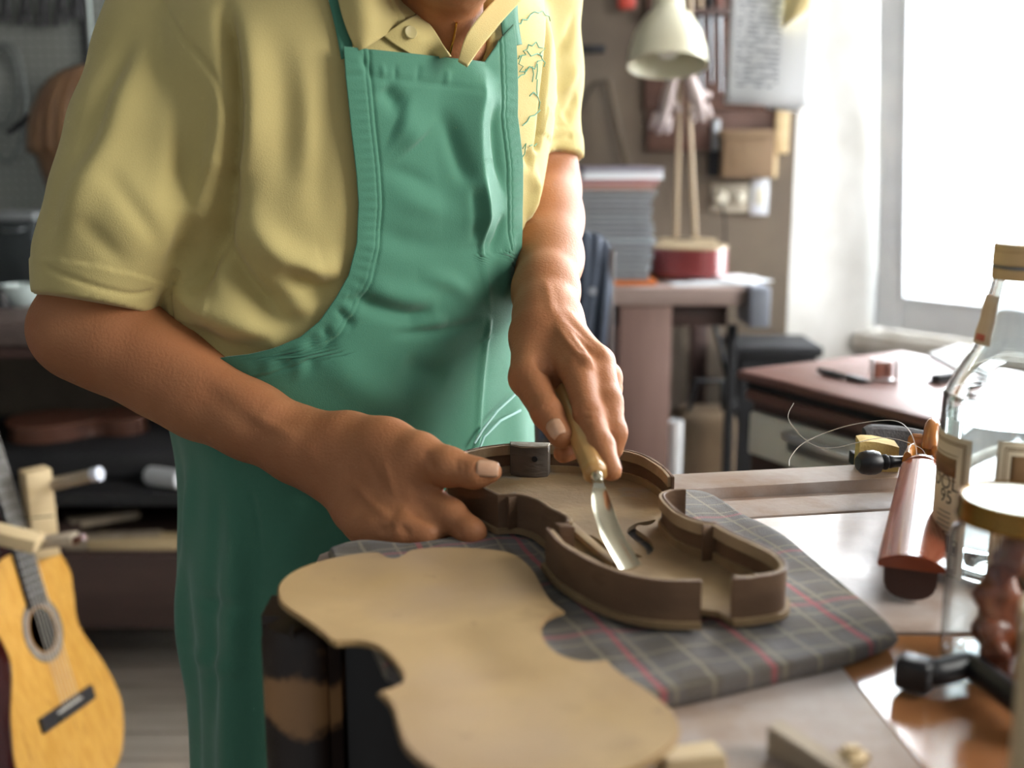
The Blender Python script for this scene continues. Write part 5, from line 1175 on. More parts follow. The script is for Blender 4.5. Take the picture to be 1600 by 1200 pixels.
offs_ = [((1078, 1204), (.034, .016, .010), .25, m_pale, 'pale offcut beside the near end of the loose plate'), ((1262, 1198), (.040, .012, .016), -.75, m_pale2, 'greyish wedge offcut leaning at the near edge of the bench'), ((1330, 1203), (.017, .014, .012), .1, m_pale, 'small yellowish round-edged offcut at the near edge of the bench')]
for k, (px, s, rz, m, lab) in enumerate(offs_):
    c = Pz(*px, ZBN); bm = bmesh.new()
    vs = box(bm, (0, 0, 0), s, None, 0)
    for v in bm.verts:
        if v.co.z > 0 and v.co.x > 0 and k == 1: v.co.z = -s[2] * .1
        if v.co.z > 0 and k != 1: v.co.x *= .9; v.co.y *= .9
    bmesh.ops.bevel(bm, geom=list(bm.edges), offset=.001 if k < 2 else .004, segments=3, affect='EDGES')
    o = link('wood_offcut', bm, m, None, 40); o.location = (c[0], c[1], ZBN + s[2] / 2 + .0006); o.rotation_euler.z = rz; tag(o, lab, 'offcut', 'offcuts at the near bench edge')
# ------------------------------------------------------------------ the person: signed distances blended into one continuous body
BIG = 9.0
def smin(a, b, k):
    h = np.clip(.5 + .5 * (b - a) / k, 0, 1); return b * (1 - h) + a * h - k * h * (1 - h)
def rcone(p, a, b, r1, r2):
    a, b = np.asarray(a, float), np.asarray(b, float); ba = b - a; l2 = ba @ ba; rr = r1 - r2; a2 = l2 - rr * rr; il2 = 1 / l2
    pa = p - a; y = pa @ ba; z = y - l2; q = pa * l2 - y[:, None] * ba; x2 = np.einsum('ij,ij->i', q, q); y2 = y * y * l2; z2 = z * z * l2; k = np.sign(rr) * rr * rr * x2
    d = (np.sqrt(np.maximum(x2 * a2 * il2, 0)) + y * rr) * il2 - r1
    m1 = np.sign(z) * a2 * z2 > k; d = np.where(m1, np.sqrt(x2 + z2) * il2 - r2, d)
    m2 = (~m1) & (np.sign(y) * a2 * y2 < k); return np.where(m2, np.sqrt(x2 + y2) * il2 - r1, d)
def ell(p, c, r, R=None):
    q = p - np.asarray(c, float)
    if R is not None: q = q @ np.asarray(R, float)
    r = np.asarray(r, float); k0 = np.linalg.norm(q / r, axis=1); k1 = np.linalg.norm(q / (r * r), axis=1); return k0 * (k0 - 1) / np.maximum(k1, 1e-9)
class Group:
    """primitives with one blend radius, evaluated only near their own box"""
    def __init__(s, k): s.k = k; s.pr = []; s.lo = np.full(3, 9e9); s.hi = -s.lo
    def grow(s, c, r): s.lo = np.minimum(s.lo, np.asarray(c) - r); s.hi = np.maximum(s.hi, np.asarray(c) + r)
    def cone(s, a, b, r1, r2, k=None, sub=False): s.pr.append(('c', (a, b, r1, r2), k or s.k, sub)); s.grow(a, r1); s.grow(b, r2); return s
    def chain(s, pts, rs, k=None):
        for i in range(len(pts) - 1): s.cone(pts[i], pts[i + 1], rs[i], rs[i + 1], k)
        return s
    def ell(s, c, r, R=None, k=None, sub=False): s.pr.append(('e', (c, r, R), k or s.k, sub)); s.grow(c, max(r)); return s
    def __call__(s, p):
        out = np.full(len(p), .12); m = np.all((p > s.lo - .06) & (p < s.hi + .06), axis=1)
        if not m.any(): return out
        q = p[m]; d = None
        for kind, a, k, sub in s.pr:
            e = rcone(q, *a) if kind == 'c' else ell(q, *a)
            if d is None: d = e
            elif sub: d = -smin(-d, e, k)
            else: d = smin(d, e, k)
        out[m] = np.minimum(d, .12); return out
def surface(f, lo, hi, h, coarse=8):
    """sparse surface nets of f=0 on a grid of step h"""
    lo, hi = np.asarray(lo, float), np.asarray(hi, float)
    step = coarse; n = np.ceil((hi - lo) / (h * step)).astype(int)
    cells = np.stack(np.meshgrid(*[np.arange(k) for k in n], indexing='ij'), -1).reshape(-1, 3) * step
    while True:
        c = lo + (cells + step / 2) * h; d = f(c); cells = cells[np.abs(d) < step * h * 1.05 + (0.004 if step > 1 else 0)]
        if step == 1: break
        step //= 2; o = np.stack(np.meshgrid([0, 1], [0, 1], [0, 1], indexing='ij'), -1).reshape(-1, 3) * step
        cells = (cells[:, None, :] + o[None]).reshape(-1, 3)
    S = np.array([1 << 42, 1 << 21, 1], dtype=np.int64); key = lambda c: (c.astype(np.int64) + 4) @ S
    off = np.stack(np.meshgrid([0, 1], [0, 1], [0, 1], indexing='ij'), -1).reshape(-1, 3)
    cor = (cells[:, None, :] + off[None]).reshape(-1, 3); ck = key(cor); uk, fi, inv = np.unique(ck, return_index=True, return_inverse=True)
    val = f(lo + cor[fi] * h); v = val[inv].reshape(-1, 8); ins = v < 0; act = ins.any(1) & ~ins.all(1)
    cells, v, ins = cells[act], v[act], ins[act]
    E = [(a, b) for a in range(8) for b in range(a + 1, 8) if np.abs(off[a] - off[b]).sum() == 1]
    s = np.zeros((len(cells), 3)); w = np.zeros(len(cells))
    for a, b in E:
        x = ins[:, a] != ins[:, b]; t = np.where(x, v[:, a] / np.where(x, v[:, a] - v[:, b], 1), 0); s += np.where(x[:, None], off[a] + t[:, None] * (off[b] - off[a]), 0); w += x
    V = lo + (cells + s / w[:, None]) * h; K_ = key(cells); o_ = np.argsort(K_); K_, cells, V, ins = K_[o_], cells[o_], V[o_], ins[o_]
    F = []
    for ax in range(3):
        e = np.zeros(3, int); e[ax] = 1; b = int(np.where((off == e).all(1))[0][0]); x = ins[:, 0] != ins[:, b]; c = cells[x]; flip = ~ins[x, 0]
        u, w_ = np.roll(np.eye(3, dtype=int), 0, 0)[(ax + 1) % 3], np.eye(3, dtype=int)[(ax + 2) % 3]; q = []; ok = np.ones(len(c), bool)
        for dd in (0 * u, -u, -u - w_, -w_):
            kk = key(c + dd); i = np.searchsorted(K_, kk); i = np.minimum(i, len(K_) - 1); ok &= K_[i] == kk; q.append(i)
        q = np.stack(q, 1)[ok]; fl = flip[ok]; q[fl] = q[fl][:, ::-1]; F.append(q)
    return V, np.vstack(F)
def grad(f, p, e=.0015):
    g = np.stack([f(p + d) - f(p - d) for d in np.eye(3) * e], 1); return g / (np.linalg.norm(g, axis=1)[:, None] + 1e-9)
def cast(f, px, py, d0, d1, n=160):
    """where the photograph's sight line first meets f"""
    r = ray(px, py); t = np.linspace(d0, d1, n); v = f(CAM + t[:, None] * r); i = np.argmax(v < 0)
    if not (v < 0).any(): i = np.argmin(v); return CAM + t[i] * r
    if i == 0: return CAM + t[0] * r
    a = v[i - 1] / (v[i - 1] - v[i]); return CAM + (t[i - 1] + a * (t[i] - t[i - 1])) * r
def seg_dist(p, line):
    d = np.full(len(p), 9.0); tt = np.zeros(len(p)); n = len(line) - 1
    for i in range(n):
        a, b = line[i], line[i + 1]; ab = b - a; t = np.clip(((p - a) @ ab) / (ab @ ab + 1e-12), 0, 1); e = np.linalg.norm(p - a - t[:, None] * ab, axis=1); m = e < d; d = np.where(m, e, d); tt = np.where(m, (i + t) / n, tt)
    return d, tt

# ---- torso sections: centre, half widths (across, front-to-back) by height; the man faces right of the camera
PHI = math.radians(38); FWD = np.array([math.sin(PHI), -math.cos(PHI), 0]); LAT = np.array([math.cos(PHI), math.sin(PHI), 0])
TZ = np.array([0.30, 0.64, 0.80, 0.90, 0.98, 1.06, 1.14, 1.22, 1.29, 1.335, 1.37, 1.41])
TX = np.array([-.158, -.157, -.156, -.154, -.163, -.168, -.160, -.148, -.138, -.132, -.126, -.120])
TY = np.array([1.150, 1.135, 1.125, 1.118, 1.115, 1.112, 1.105, 1.095, 1.085, 1.082, 1.080, 1.078])
TA = np.array([.184, .180, .177, .175, .181, .190, .197, .202, .203, .190, .140, .075])
TB = np.array([.136, .135, .135, .136, .146, .152, .152, .148, .136, .118, .090, .070])
def tors(z):
    i = lambda a: np.interp(z, TZ, a); return i(TX), i(TY), i(TA), i(TB)
def smooth_tab():
    global TZ, TX, TY, TA, TB
    z = np.linspace(TZ[0], TZ[-1], 120); k = np.array([1, 4, 6, 4, 1]) / 16.; out = []
    for a in (TX, TY, TA, TB):
        v = np.interp(z, TZ, a)
        for _ in range(12): v = np.convolve(np.pad(v, 2, 'edge'), k, 'valid')
        out.append(v)
    TZ, (TX, TY, TA, TB) = z, out
smooth_tab()
NEXP = 2.25
def torso_sdf(p, grow=0.0):
    x, y, a, b = tors(p[:, 2]); dx, dy = p[:, 0] - x, p[:, 1] - y; u = dx * LAT[0] + dy * LAT[1]; w = dx * FWD[0] + dy * FWD[1]
    q = (np.abs(u / a) ** NEXP + np.abs(w / b) ** NEXP) ** (1 / NEXP); g = np.sqrt((u / a / a) ** 2 + (w / b / b) ** 2) / np.maximum(q, .2)
    return np.clip((q - 1) / np.maximum(g, 1 / np.maximum(a, b)), -.2, .3) - grow
def tpt(th, z, grow=0.0):
    """a point on the torso section: th measured from his left side towards the front"""
    x, y, a, b = tors(z); c, s = np.cos(th), np.sin(th); r = (np.abs(c) ** NEXP + np.abs(s) ** NEXP) ** (-1 / NEXP)
    n = np.stack([c / a, s / b], -1) * 1.0; n = n / np.linalg.norm(n, axis=-1)[..., None]
    u, w = a * c * r + n[..., 0] * grow, b * s * r + n[..., 1] * grow
    return np.stack([x + u * LAT[0] + w * FWD[0], y + u * LAT[1] + w * FWD[1], z + 0 * u], -1)

# ---- joints read off the photograph
SHR, ELR, WRR = P(264, 45, .99), P(132, 518, .995), P(500, 706, .933)
SHL, ELL_, WRL = P(822, -30, 1.19), P(836, 292, 1.205), P(852, 494, .985)
# right arm: muscles as tapering cones
armR = Group(.02)
armR.cone(SHR, ELR, .046, .041)
armR.chain([ELR, P(191, 539, .990), P(260, 581, .982), P(317, 620, .972), P(391, 657, .958), P(471, 697, .942), WRR], [.041, .0425, .0388, .0342, .0302, .0290, .0285])
armR.ell(P(90, 512, 1.0), (.021, .023, .025))
armR.cone(P(462, 706, .922), P(510, 744, .915), .011, .011)
armR.cone(P(240, 545, .965), P(420, 645, .935), .012, .008)
# ---- right hand: metacarpal fan, thumb over the rim, fingers curling below the ribs
hR = Group(.014)
M_ = {'i': P(650, 770, .878), 'm': P(620, 799, .874), 'r': P(586, 810, .882), 'p': P(552, 802, .896)}
cw = {'i': P(542, 694, .922), 'm': P(530, 708, .918), 'r': P(518, 724, .920), 'p': P(510, 738, .927)}
hR.cone(WRR, P(548, 718, .922), .0285, .0275)
for f, r0, r1 in (('i', .0185, .0155), ('m', .019, .0150), ('r', .018, .0140), ('p', .016, .0125)): hR.cone(cw[f], M_[f], r0, r1, .018)
hR.cone(P(545, 704, .925), P(632, 768, .900), .024, .019); hR.cone(P(535, 738, .93), P(598, 796, .90), .022, .017)
# fingers
def finger(g, pts, rs, k=.006): g.chain(pts, rs, k)
finger(hR, [M_['i'], P(704, 806, .856), P(736, 833, .842), P(733, 826, .870)], [.0152, .0118, .0102, .0085], .008)
finger(hR, [M_['m'], P(640, 826, .856), P(664, 836, .852), P(690, 822, .876)], [.0148, .0122, .0104, .0085], .011)
finger(hR, [M_['r'], P(602, 828, .866), P(624, 837, .858), P(655, 826, .876)], [.0138, .0114, .0098, .008], .013)
finger(hR, [M_['p'], P(566, 820, .880), P(586, 829, .870), P(615, 824, .880)], [.0124, .0106, .0092, .0075], .013)
# thumb: from the side of the palm near the wrist, out over the rib
finger(hR, [P(542, 694, .922), P(604, 700, .898), P(656, 709, .874)], [.0205, .0195, .0152], .022)
finger(hR, [P(656, 709, .874), P(703, 729, .858), P(742, 739, .848), P(768, 737, .845)], [.0152, .0130, .0102, .0078], .010)
hR.ell(P(630, 738, .885), (.022, .020, .016), None, .02)       # the muscle between thumb and index
# tendons and a vein over the back of the hand
for a, b in ((P(545, 742, .892), P(606, 800, .860)), (P(556, 724, .892), P(640, 772, .862)), (P(578, 706, .892), P(586, 760, .876))): hR.cone(a, b, .0026, .0030, .008)
# ---- left arm and hand
armL = Group(.02)
armL.cone(SHL, ELL_, .052, .045)
armL.chain([ELL_, P(843, 345, 1.155), P(853, 405, 1.085), P(853, 455, 1.02), WRL], [.0435, .0415, .0320, .0272, .0265])
armL.cone(P(860, 300, 1.19), P(872, 420, 1.06), .024, .013); armL.ell(P(884, 500, .985), (.010, .012, .013))
hL = Group(.011)
ML = {'i': P(903, 580, .905), 'm': P(934, 567, .925), 'r': P(947, 590, .945), 'p': P(950, 607, .965)}
cl_ = {'i': P(846, 505, .965), 'm': P(862, 502, .972), 'r': P(872, 508, .98), 'p': P(872, 520, .985)}
hL.cone(WRL, P(852, 520, .965), .027, .026)
for f, r0, r1 in (('i', .017, .0138), ('m', .017, .0135), ('r', .016, .0128), ('p', .014, .0115)): hL.cone(cl_[f], ML[f], r0, r1, .014)
hL.cone(P(842, 530, .965), P(880, 580, .935), .022, .015)
finger(hL, [ML['i'], P(920, 648, .868), P(939, 697, .840), P(955, 735, .822)], [.0138, .0112, .0098, .0080])
finger(hL, [ML['m'], P(950, 628, .888), P(959, 676, .868), P(958, 702, .866)], [.0135, .0112, .0098, .0080])
finger(hL, [ML['r'], P(953, 640, .925), P(925, 690, .905), P(880, 708, .888)], [.0128, .0105, .0093, .008])
finger(hL, [ML['p'], P(948, 632, .955), P(925, 668, .94), P(902, 690, .925)], [.0115, .0095, .0086, .0076])
finger(hL, [P(838, 528, .96), P(826, 590, .920)], [.021, .0158], .012)
finger(hL, [P(826, 590, .920), P(855, 645, .880), P(877, 682, .860)], [.0158, .0120, .0096], .006)
hL.cone(P(846, 560, .945), P(872, 590, .935), .010, .009, .012)
for a, b in ((P(852, 478, .962), P(918, 566, .892)), (P(866, 480, .965), P(942, 556, .912))): hL.cone(a, b, .0030, .0034, .007)
# ---- neck and head, looking down at the work
hd = Group(.02); HF = np.array([.47, -.50, -.73]); HF /= np.linalg.norm(HF); HU = np.array([.25, -.29, .92]); HU -= HF * (HU @ HF); HU /= np.linalg.norm(HU); HS = np.cross(HF, HU)
CHIN = P(722, 10, .905)
HC_ = CHIN - HF * .085 + HU * .095
H = lambda f, s, u: HC_ + HF * f + HS * s + HU * u
RH = np.stack([HF, HS, HU], 1)
hd.ell(H(-.012, 0, .035), (.098, .076, .092), RH); hd.ell(H(.022, 0, -.02), (.070, .062, .085), RH)
hd.ell(H(.064, 0, -.082), (.024, .030, .020), RH, .022)                                     # chin
for s in (-1, 1):
    hd.cone(H(.058, s * .014, -.088), H(-.012, s * .056, -.050), .016, .018, .022)           # jaw line
    hd.ell(H(.060, s * .036, -.018), (.020, .022, .020), RH, .02)                           # cheek
    hd.ell(H(.079, s * .031, .022), (.012, .0145, .0120), RH, .004)                         # eyeball under its lid
    hd.cone(H(.087, s * .012, .041), H(.074, s * .048, .038), .0075, .0065, .012)             # brow
    hd.ell(H(-.012, s * .077, -.002), (.018, .007, .030), RH, .006)                         # ear
    hd.ell(H(.100, s * .0125, -.026), (.011, .0075, .0075), RH, .006)                          # nostril wing
hd.cone(H(.086, 0, .030), H(.106, 0, -.020), .0090, .0115, .012)                             # nose
hd.cone(H(.084, -.019, -.064), H(.084, .019, -.064), .0062, .0062, .008); hd.cone(H(.090, -.008, -.0625), H(.090, .008, -.0625), .0055, .0055, .006)
hd.cone(H(.082, -.016, -.0765), H(.082, .016, -.0765), .0062, .0062, .007); hd.ell(H(.088, 0, -.0765), (.006, .014, .0055), RH, .006)
nb = np.array([-.122, 1.075, 1.33])
hd.cone(nb, H(-.03, 0, -.05), .060, .055, .03); hd.cone(P(700, 70, .985), H(.010, 0, -.075), .034, .034, .03)
hd.cone(P(716, 88, .98), P(700, 50, .985), .012, .014, .02)
bodyT = Group(.05)
def body(p):
    d = np.maximum(torso_sdf(p, -.045), np.maximum(p[:, 2] - 1.385, .55 - p[:, 2]))
    d = smin(d, hd(p), .03)
    a = smin(armR(p), hR(p), .012); b = smin(armL(p), hL(p), .012)
    return smin(smin(d, a, .02), b, .02)
m_skin = M('skin', '#aa744e', '#9f6844', scale=14, spec=.32, rough=.5, rough2=.62, bump=.28, bscale=420, sss=.12, lo=.3, hi=.6)
DBG_H = globals().get('BODY_H', .0019)
V, F = surface(body, (-.58, .70, .54), (.30, 1.38, 1.66), DBG_H)
V = V + 0
me = None
def folds(V, N, f, lst, d0=.8, d1=1.4):
    out = np.zeros(len(V))
    for px, amp, w, tap in lst:
        line = [cast(f, x, y, d0, d1) for x, y in px]; L = np.array([np.array(q) for q in spline(line, 6)]); tent = w < 0; w = abs(w); R_ = w if tent else 3 * w
        m = np.all((V > L.min(0) - R_) & (V < L.max(0) + R_), axis=1)
        if not m.any(): continue
        d, t = seg_dist(V[m], L); e_ = np.clip(np.minimum(t, 1 - t) / max(.12, tap * .75), 0, 1); tp = e_ * e_ * (3 - 2 * e_) if tap else 1
        out[m] += amp * (np.clip(1 - d / w, 0, 1) ** 1.7 if tent else np.exp(-(d / w) ** 2)) * tp
    return V + N * out[:, None]
mm = .001
BODY_FOLDS = [([(545, 748), (580, 785), (612, 810)], 1.3 * mm, 4 * mm, .5), ([(566, 768), (598, 790), (625, 804)], -1.2 * mm, 4 * mm, .5), ([(598, 706), (606, 740), (614, 765), (622, 785)], .9 * mm, 3 * mm, .5),
    ([(566, 705), (588, 745), (594, 772)], -1.2 * mm, 4 * mm, .5), ([(632, 792), (660, 808), (695, 832)], -3 * mm, 3.6 * mm, .5), ([(470, 692), (490, 716), (502, 740)], 1.1 * mm, 8 * mm, .5), ([(660, 702), (672, 722), (680, 738)], -1.6 * mm, 4 * mm, .5),
    ([(712, 716), (716, 728), (716, 742)], -.7 * mm, 1.7 * mm, .4), ([(722, 718), (726, 730), (725, 744)], -.6 * mm, 1.7 * mm, .4), ([(590, 832), (604, 826), (616, 820)], -2 * mm, 3 * mm, .5), ([(640, 838), (632, 828), (622, 818)], -1.5 * mm, 3 * mm, .5),
    ([(380, 640), (430, 668), (470, 690)], 1.2 * mm, 5 * mm, .5), ([(300, 590), (360, 640), (420, 690)], -1.2 * mm, 8 * mm, .5),
    ([(864, 500), (893, 540), (922, 570)], 2.0 * mm, 3.4 * mm, .5), ([(880, 498), (912, 535), (938, 562)], 1.6 * mm, 3.2 * mm, .5), ([(872, 502), (904, 545), (930, 572)], -1.6 * mm, 3 * mm, .5), ([(845, 505), (870, 545), (895, 575)], -1.2 * mm, 5 * mm, .5),
    ([(836, 552), (850, 578), (866, 608)], -3.2 * mm, 3.6 * mm, .5), ([(908, 640), (924, 642), (938, 640)], -.7 * mm, 1.7 * mm, .4), ([(910, 652), (926, 654), (942, 650)], -.7 * mm, 1.7 * mm, .4), ([(846, 634), (858, 636), (872, 632)], -.6 * mm, 1.8 * mm, .4),
    ([(850, 430), (858, 465), (866, 500)], 1.2 * mm, 4 * mm, .5)]
BN = grad(body, V); V = folds(V, BN, body, BODY_FOLDS, .7, 1.2)
me = mesh_from(bpy.data.meshes.new('person'), V, F)
man = tag(link('person', me, m_skin, None, True), 'man in yellow polo shirt and green apron bending over the bench with a gouge', 'person')
# ------------------------------------------------------------------ the shirt
m_shirt = M('yellow_pique', '#c0b074', '#b9aa6d', scale=3, rough=.85, bump=.22, bscale=900, sheen=.15)
AXR = (ELR - SHR) / np.linalg.norm(ELR - SHR); HEMR = P(147, 474, .978); NHR = AXR + np.array([.10, -.10, -.05]); NHR /= np.linalg.norm(NHR)
AXL = (ELL_ - SHL) / np.linalg.norm(ELL_ - SHL); HEML = P(850, 238, 1.17); NHL = AXL + np.array([0, -.12, -.25]); NHL /= np.linalg.norm(NHL)
slR = Group(.02); slR.chain([P(285, 5, 1.0), P(262, 105, .985), P(230, 215, .968), P(200, 316, .962), P(160, 402, .972), P(149, 462, .978), P(134, 525, .99)], [.062, .0605, .0620, .0605, .0525, .0442, .042])
slR.ell(P(94, 392, .995), (.017, .019, .028))
slL = Group(.03); slL.chain([P(812, -20, 1.185), P(818, 120, 1.195), P(822, 240, 1.2), P(826, 300, 1.2)], [.066, .0575, .0535, .050])
nkc = Group(.02); nkc.cone(P(706, 104, .955), P(704, 46, .955), .013, .030); nkc.cone(P(704, 46, .955), H(-.02, 0, -.03), .036, .085)
hdg = 0
trp = Group(.03); trp.cone(nb + np.array([0, 0, .035]), P(300, 0, 1.005), .074, .060); trp.cone(nb + np.array([0, 0, .035]), P(806, -18, 1.18), .074, .062)
def shirt0(p):
    d = torso_sdf(p); r = np.maximum(slR(p), (p - HEMR) @ NHR); l = np.maximum(slL(p), (p - HEML) @ NHL)
    d = smin(d, trp(p), .05); d = smin(smin(d, r, .010), l, .020)
    return d
def shirt(p):
    d = np.maximum(shirt0(p), .955 - p[:, 2]); d = -smin(-d, nkc(p), .006)
    return np.maximum(d, (p - (nb + np.array([0, 0, .105]))) @ np.array([.16, -.18, .97]))
SV, SF = surface(shirt, (-.60, .70, .94), (.32, 1.38, 1.52), .0026)
SHIRT_FOLDS = [
    ([(348, -10), (357, 60), (365, 120), (368, 185), (364, 230), (356, 270), (350, 310)], -15 * mm, 7 * mm, .25),
    ([(354, 258), (346, 320), (324, 380), (303, 430), (294, 475)], -20 * mm, 14 * mm, .35),
    ([(332, 60), (345, 150), (345, 200), (330, 260), (312, 320), (280, 380)], 4 * mm, 9 * mm, .5),
    ([(382, 0), (392, 100), (390, 200), (376, 280)], 6 * mm, 13 * mm, .5),
    ([(250, 2), (280, 50), (318, 95), (345, 138), (360, 183)], -1.6 * mm, 2.6 * mm, 0),
    ([(250, 20), (212, 110), (176, 195), (144, 265), (110, 350), (90, 425)], 5 * mm, 13 * mm, .4),
    ([(215, 30), (180, 110), (150, 190), (115, 280)], -5 * mm, 12 * mm, .5),
    ([(300, 110), (312, 190), (300, 270), (275, 330)], -3.5 * mm, 11 * mm, .6),
    ([(250, 80), (262, 170), (252, 260), (235, 350)], 2.5 * mm, 10 * mm, .6),
    ([(150, 250), (190, 300), (235, 362), (255, 400)], -2.5 * mm, 9 * mm, .6), ([(120, 330), (160, 380), (210, 425)], -1.8 * mm, 8 * mm, .6),
    ([(74, 418), (120, 437), (170, 453), (206, 459), (232, 455)], -1.5 * mm, 2.4 * mm, 0),
    ([(330, 335), (350, 400), (382, 450), (430, 488), (485, 505)], -17 * mm, 13 * mm, .5), ([(268, 450), (320, 482), (390, 512), (455, 524)], 6 * mm, 12 * mm, .5),
    ([(436, 415), (470, 438), (500, 452), (535, 436)], -9 * mm, 9 * mm, .5), ([(378, 300), (408, 366), (452, 406), (500, 420), (545, 395)], 9 * mm, 13 * mm, .5),
    ([(285, 515), (325, 535), (365, 550), (430, 540)], -9 * mm, 11 * mm, .4), ([(400, 480), (450, 485), (500, 478)], 4 * mm, 9 * mm, .6),
    ([(430, 30), (452, 150), (445, 260), (420, 340)], -4 * mm, 14 * mm, .6), ([(490, 60), (505, 180), (500, 300), (510, 380)], -2.5 * mm, 12 * mm, .6), ([(466, 40), (478, 180), (470, 290)], 3 * mm, 12 * mm, .6),
    ([(300, 330), (290, 380), (275, 430)], -5 * mm, 9 * mm, .5), ([(272, 428), (266, 460), (272, 505)], -2.5 * mm, 2.6 * mm, 0),
    ([(822, 262), (834, 288), (830, 318), (818, 360)], 6 * mm, 9 * mm, .5), ([(820, 235), (832, 262)], -4 * mm, 6 * mm, .5), ([(818, 330), (826, 360), (815, 390)], -3 * mm, 6 * mm, .5),
    ([(862, -10), (858, 60), (850, 140), (843, 210), (838, 240)], -7 * mm, 5 * mm, .2),
    ([(900, 20), (882, 70), (868, 110)], -4 * mm, 7 * mm, .5), ([(902, 95), (885, 135), (866, 165)], 3 * mm, 7 * mm, .5), ([(902, 150), (880, 190)], -3 * mm, 7 * mm, .5), ([(842, 213), (862, 217), (890, 214)], -1.4 * mm, 2.4 * mm, 0),
]
SN = grad(shirt, SV); SV = folds(SV, SN, shirt0, [(q, a * 1.3, w, t) for q, a, w, t in SHIRT_FOLDS])
# cuff bands stand a little proud
for c, n_, w_ in ((HEMR, NHR, .026), (HEML, NHL, .020)):
    t = (SV - c) @ n_; near = (np.linalg.norm(SV - c, axis=1) < .11) & (t > -w_) & (t < .004); SV[near] += SN[near] * .0012
polo = link('polo_shirt', mesh_from(bpy.data.meshes.new('polo_shirt'), SV, SF), m_shirt, man, True)
def on(f, px, py, h=0.0, d0=.75, d1=1.4):
    p = cast(f, px, py, d0, d1); n_ = grad(f, p[None])[0]; return p + n_ * h
def quadpatch(name, tl, tr, br, bl, f, h, m, parent, n=12, th=.0016, bulge=0.0):
    pts = np.zeros((n, n, 3))
    for i in range(n):
        for j in range(n):
            u, v = i / (n - 1), j / (n - 1)
            q = (np.array(tl) * (1 - u) + np.array(tr) * u) * (1 - v) + (np.array(bl) * (1 - u) + np.array(br) * u) * v
            pts[i, j] = on(f, q[0], q[1], h + bulge * math.sin(math.pi * u) * math.sin(math.pi * v))
    for _ in range(2): pts[1:-1, 1:-1] = (pts[2:, 1:-1] + pts[:-2, 1:-1] + pts[1:-1, 2:] + pts[1:-1, :-2]) / 4
    return solidify(link(name, grid_mesh(name, pts), m, parent), th, 0)
m_shade = m_shirt
def leaf(name, rows, m, parent, th=.0022, n=8):
    """a cloth strip through rows of photograph points with distances"""
    R_ = [[np.array(P(*q)) for q in r] for r in rows]; R_ = [spline(r, n) for r in R_]; L = list(zip(*R_)); pts = np.array([spline(list(c), n) for c in L])
    return solidify(link(name, grid_mesh(name, pts), m, parent), th, 0)
D0 = cast(shirt0, 590, 60, .7, 1.3); DD = lambda x, y, o=0.0: proj(cast(shirt0, x, y, .75, 1.4))[2] - o
leaf('collar', [[(524, -24, DD(530, 0, .012)), (534, 20, DD(534, 20, .012)), (546, 56, DD(546, 56, .011)), (559, 80, DD(559, 80, .009))],
                [(575, -30, DD(575, 0, .028)), (580, 15, DD(580, 15, .024)), (585, 42, DD(585, 42, .018)), (580, 68, DD(580, 68, .012))],
                [(628, -26, .955), (634, 0, .950), (646, 10, .945), (653, 20, .940)]], m_shirt, polo)
leaf('placket', [[(598, 56, DD(598, 56, .003)), (620, 72, DD(620, 72, .003)), (664, 98, DD(664, 98, .003))], [(630, 34, DD(630, 34, .006)), (650, 56, DD(650, 56, .006)), (682, 92, DD(682, 92, .005))],
                 [(655, 22, .943), (676, 44, .938), (674, 72, .930), (704, 86, .915)][:1] + [(676, 46, .936), (704, 88, .918)]], m_shirt, polo)
leaf('collar', [[(846, -30, 1.02), (816, 0, .985), (786, 32, .958), (752, 74, .928), (730, 104, .915)], [(812, -44, 1.00), (782, -10, .968), (752, 22, .945), (728, 56, .925), (716, 96, .918)]], m_shirt, polo)
m_btn = M('shirt_button', '#b9ad78', rough=.35)
bq = P(641, 51, DD(650, 56, .012)); LATHE('button', [(0, 0), (.0052, 0), (.0056, .001), (.005, .002), (.002, .0016), (0, .0016)], m_btn, polo, bq, frame_z((.45, -.85, .2)), 20)
# embroidery lines on the chest
m_emb = M('green_thread', '#5d9c80', rough=.7)
EMB = [[(793, 50), (797, 42), (802, 44), (806, 37), (812, 38), (815, 31), (822, 32), (827, 24), (834, 19), (840, 21), (846, 18), (850, 24), (856, 26), (858, 34)],
       [(808, 92), (814, 86), (809, 100), (816, 104), (810, 112), (820, 112), (826, 104), (834, 108), (838, 96), (846, 94), (842, 84), (850, 76), (840, 74), (836, 66), (830, 72), (824, 70), (822, 78), (816, 80), (820, 86), (810, 88)],
       [(822, 80), (828, 88), (838, 84), (846, 88)], [(830, 104), (832, 116), (830, 128)], [(838, 100), (838, 112), (836, 124)],
       [(806, 124), (812, 118), (818, 116), (820, 108)], [(846, 94), (850, 98), (848, 104)], [(838, 124), (837, 140), (838, 150)], [(826, 150), (832, 144), (838, 150), (842, 160), (840, 170)],
       [(815, 196), (822, 190), (826, 182), (834, 180), (842, 172)], [(815, 232), (820, 224), (818, 240), (814, 246)], [(826, 228), (830, 226)], [(833, 228), (837, 224)]]
for k, l in enumerate(EMB):
    pts = [on(lambda p: shirt(p), x, y, .0012) for x, y in l]; TUBE('embroidery', pts, .00055, m_emb, polo, seg=5)
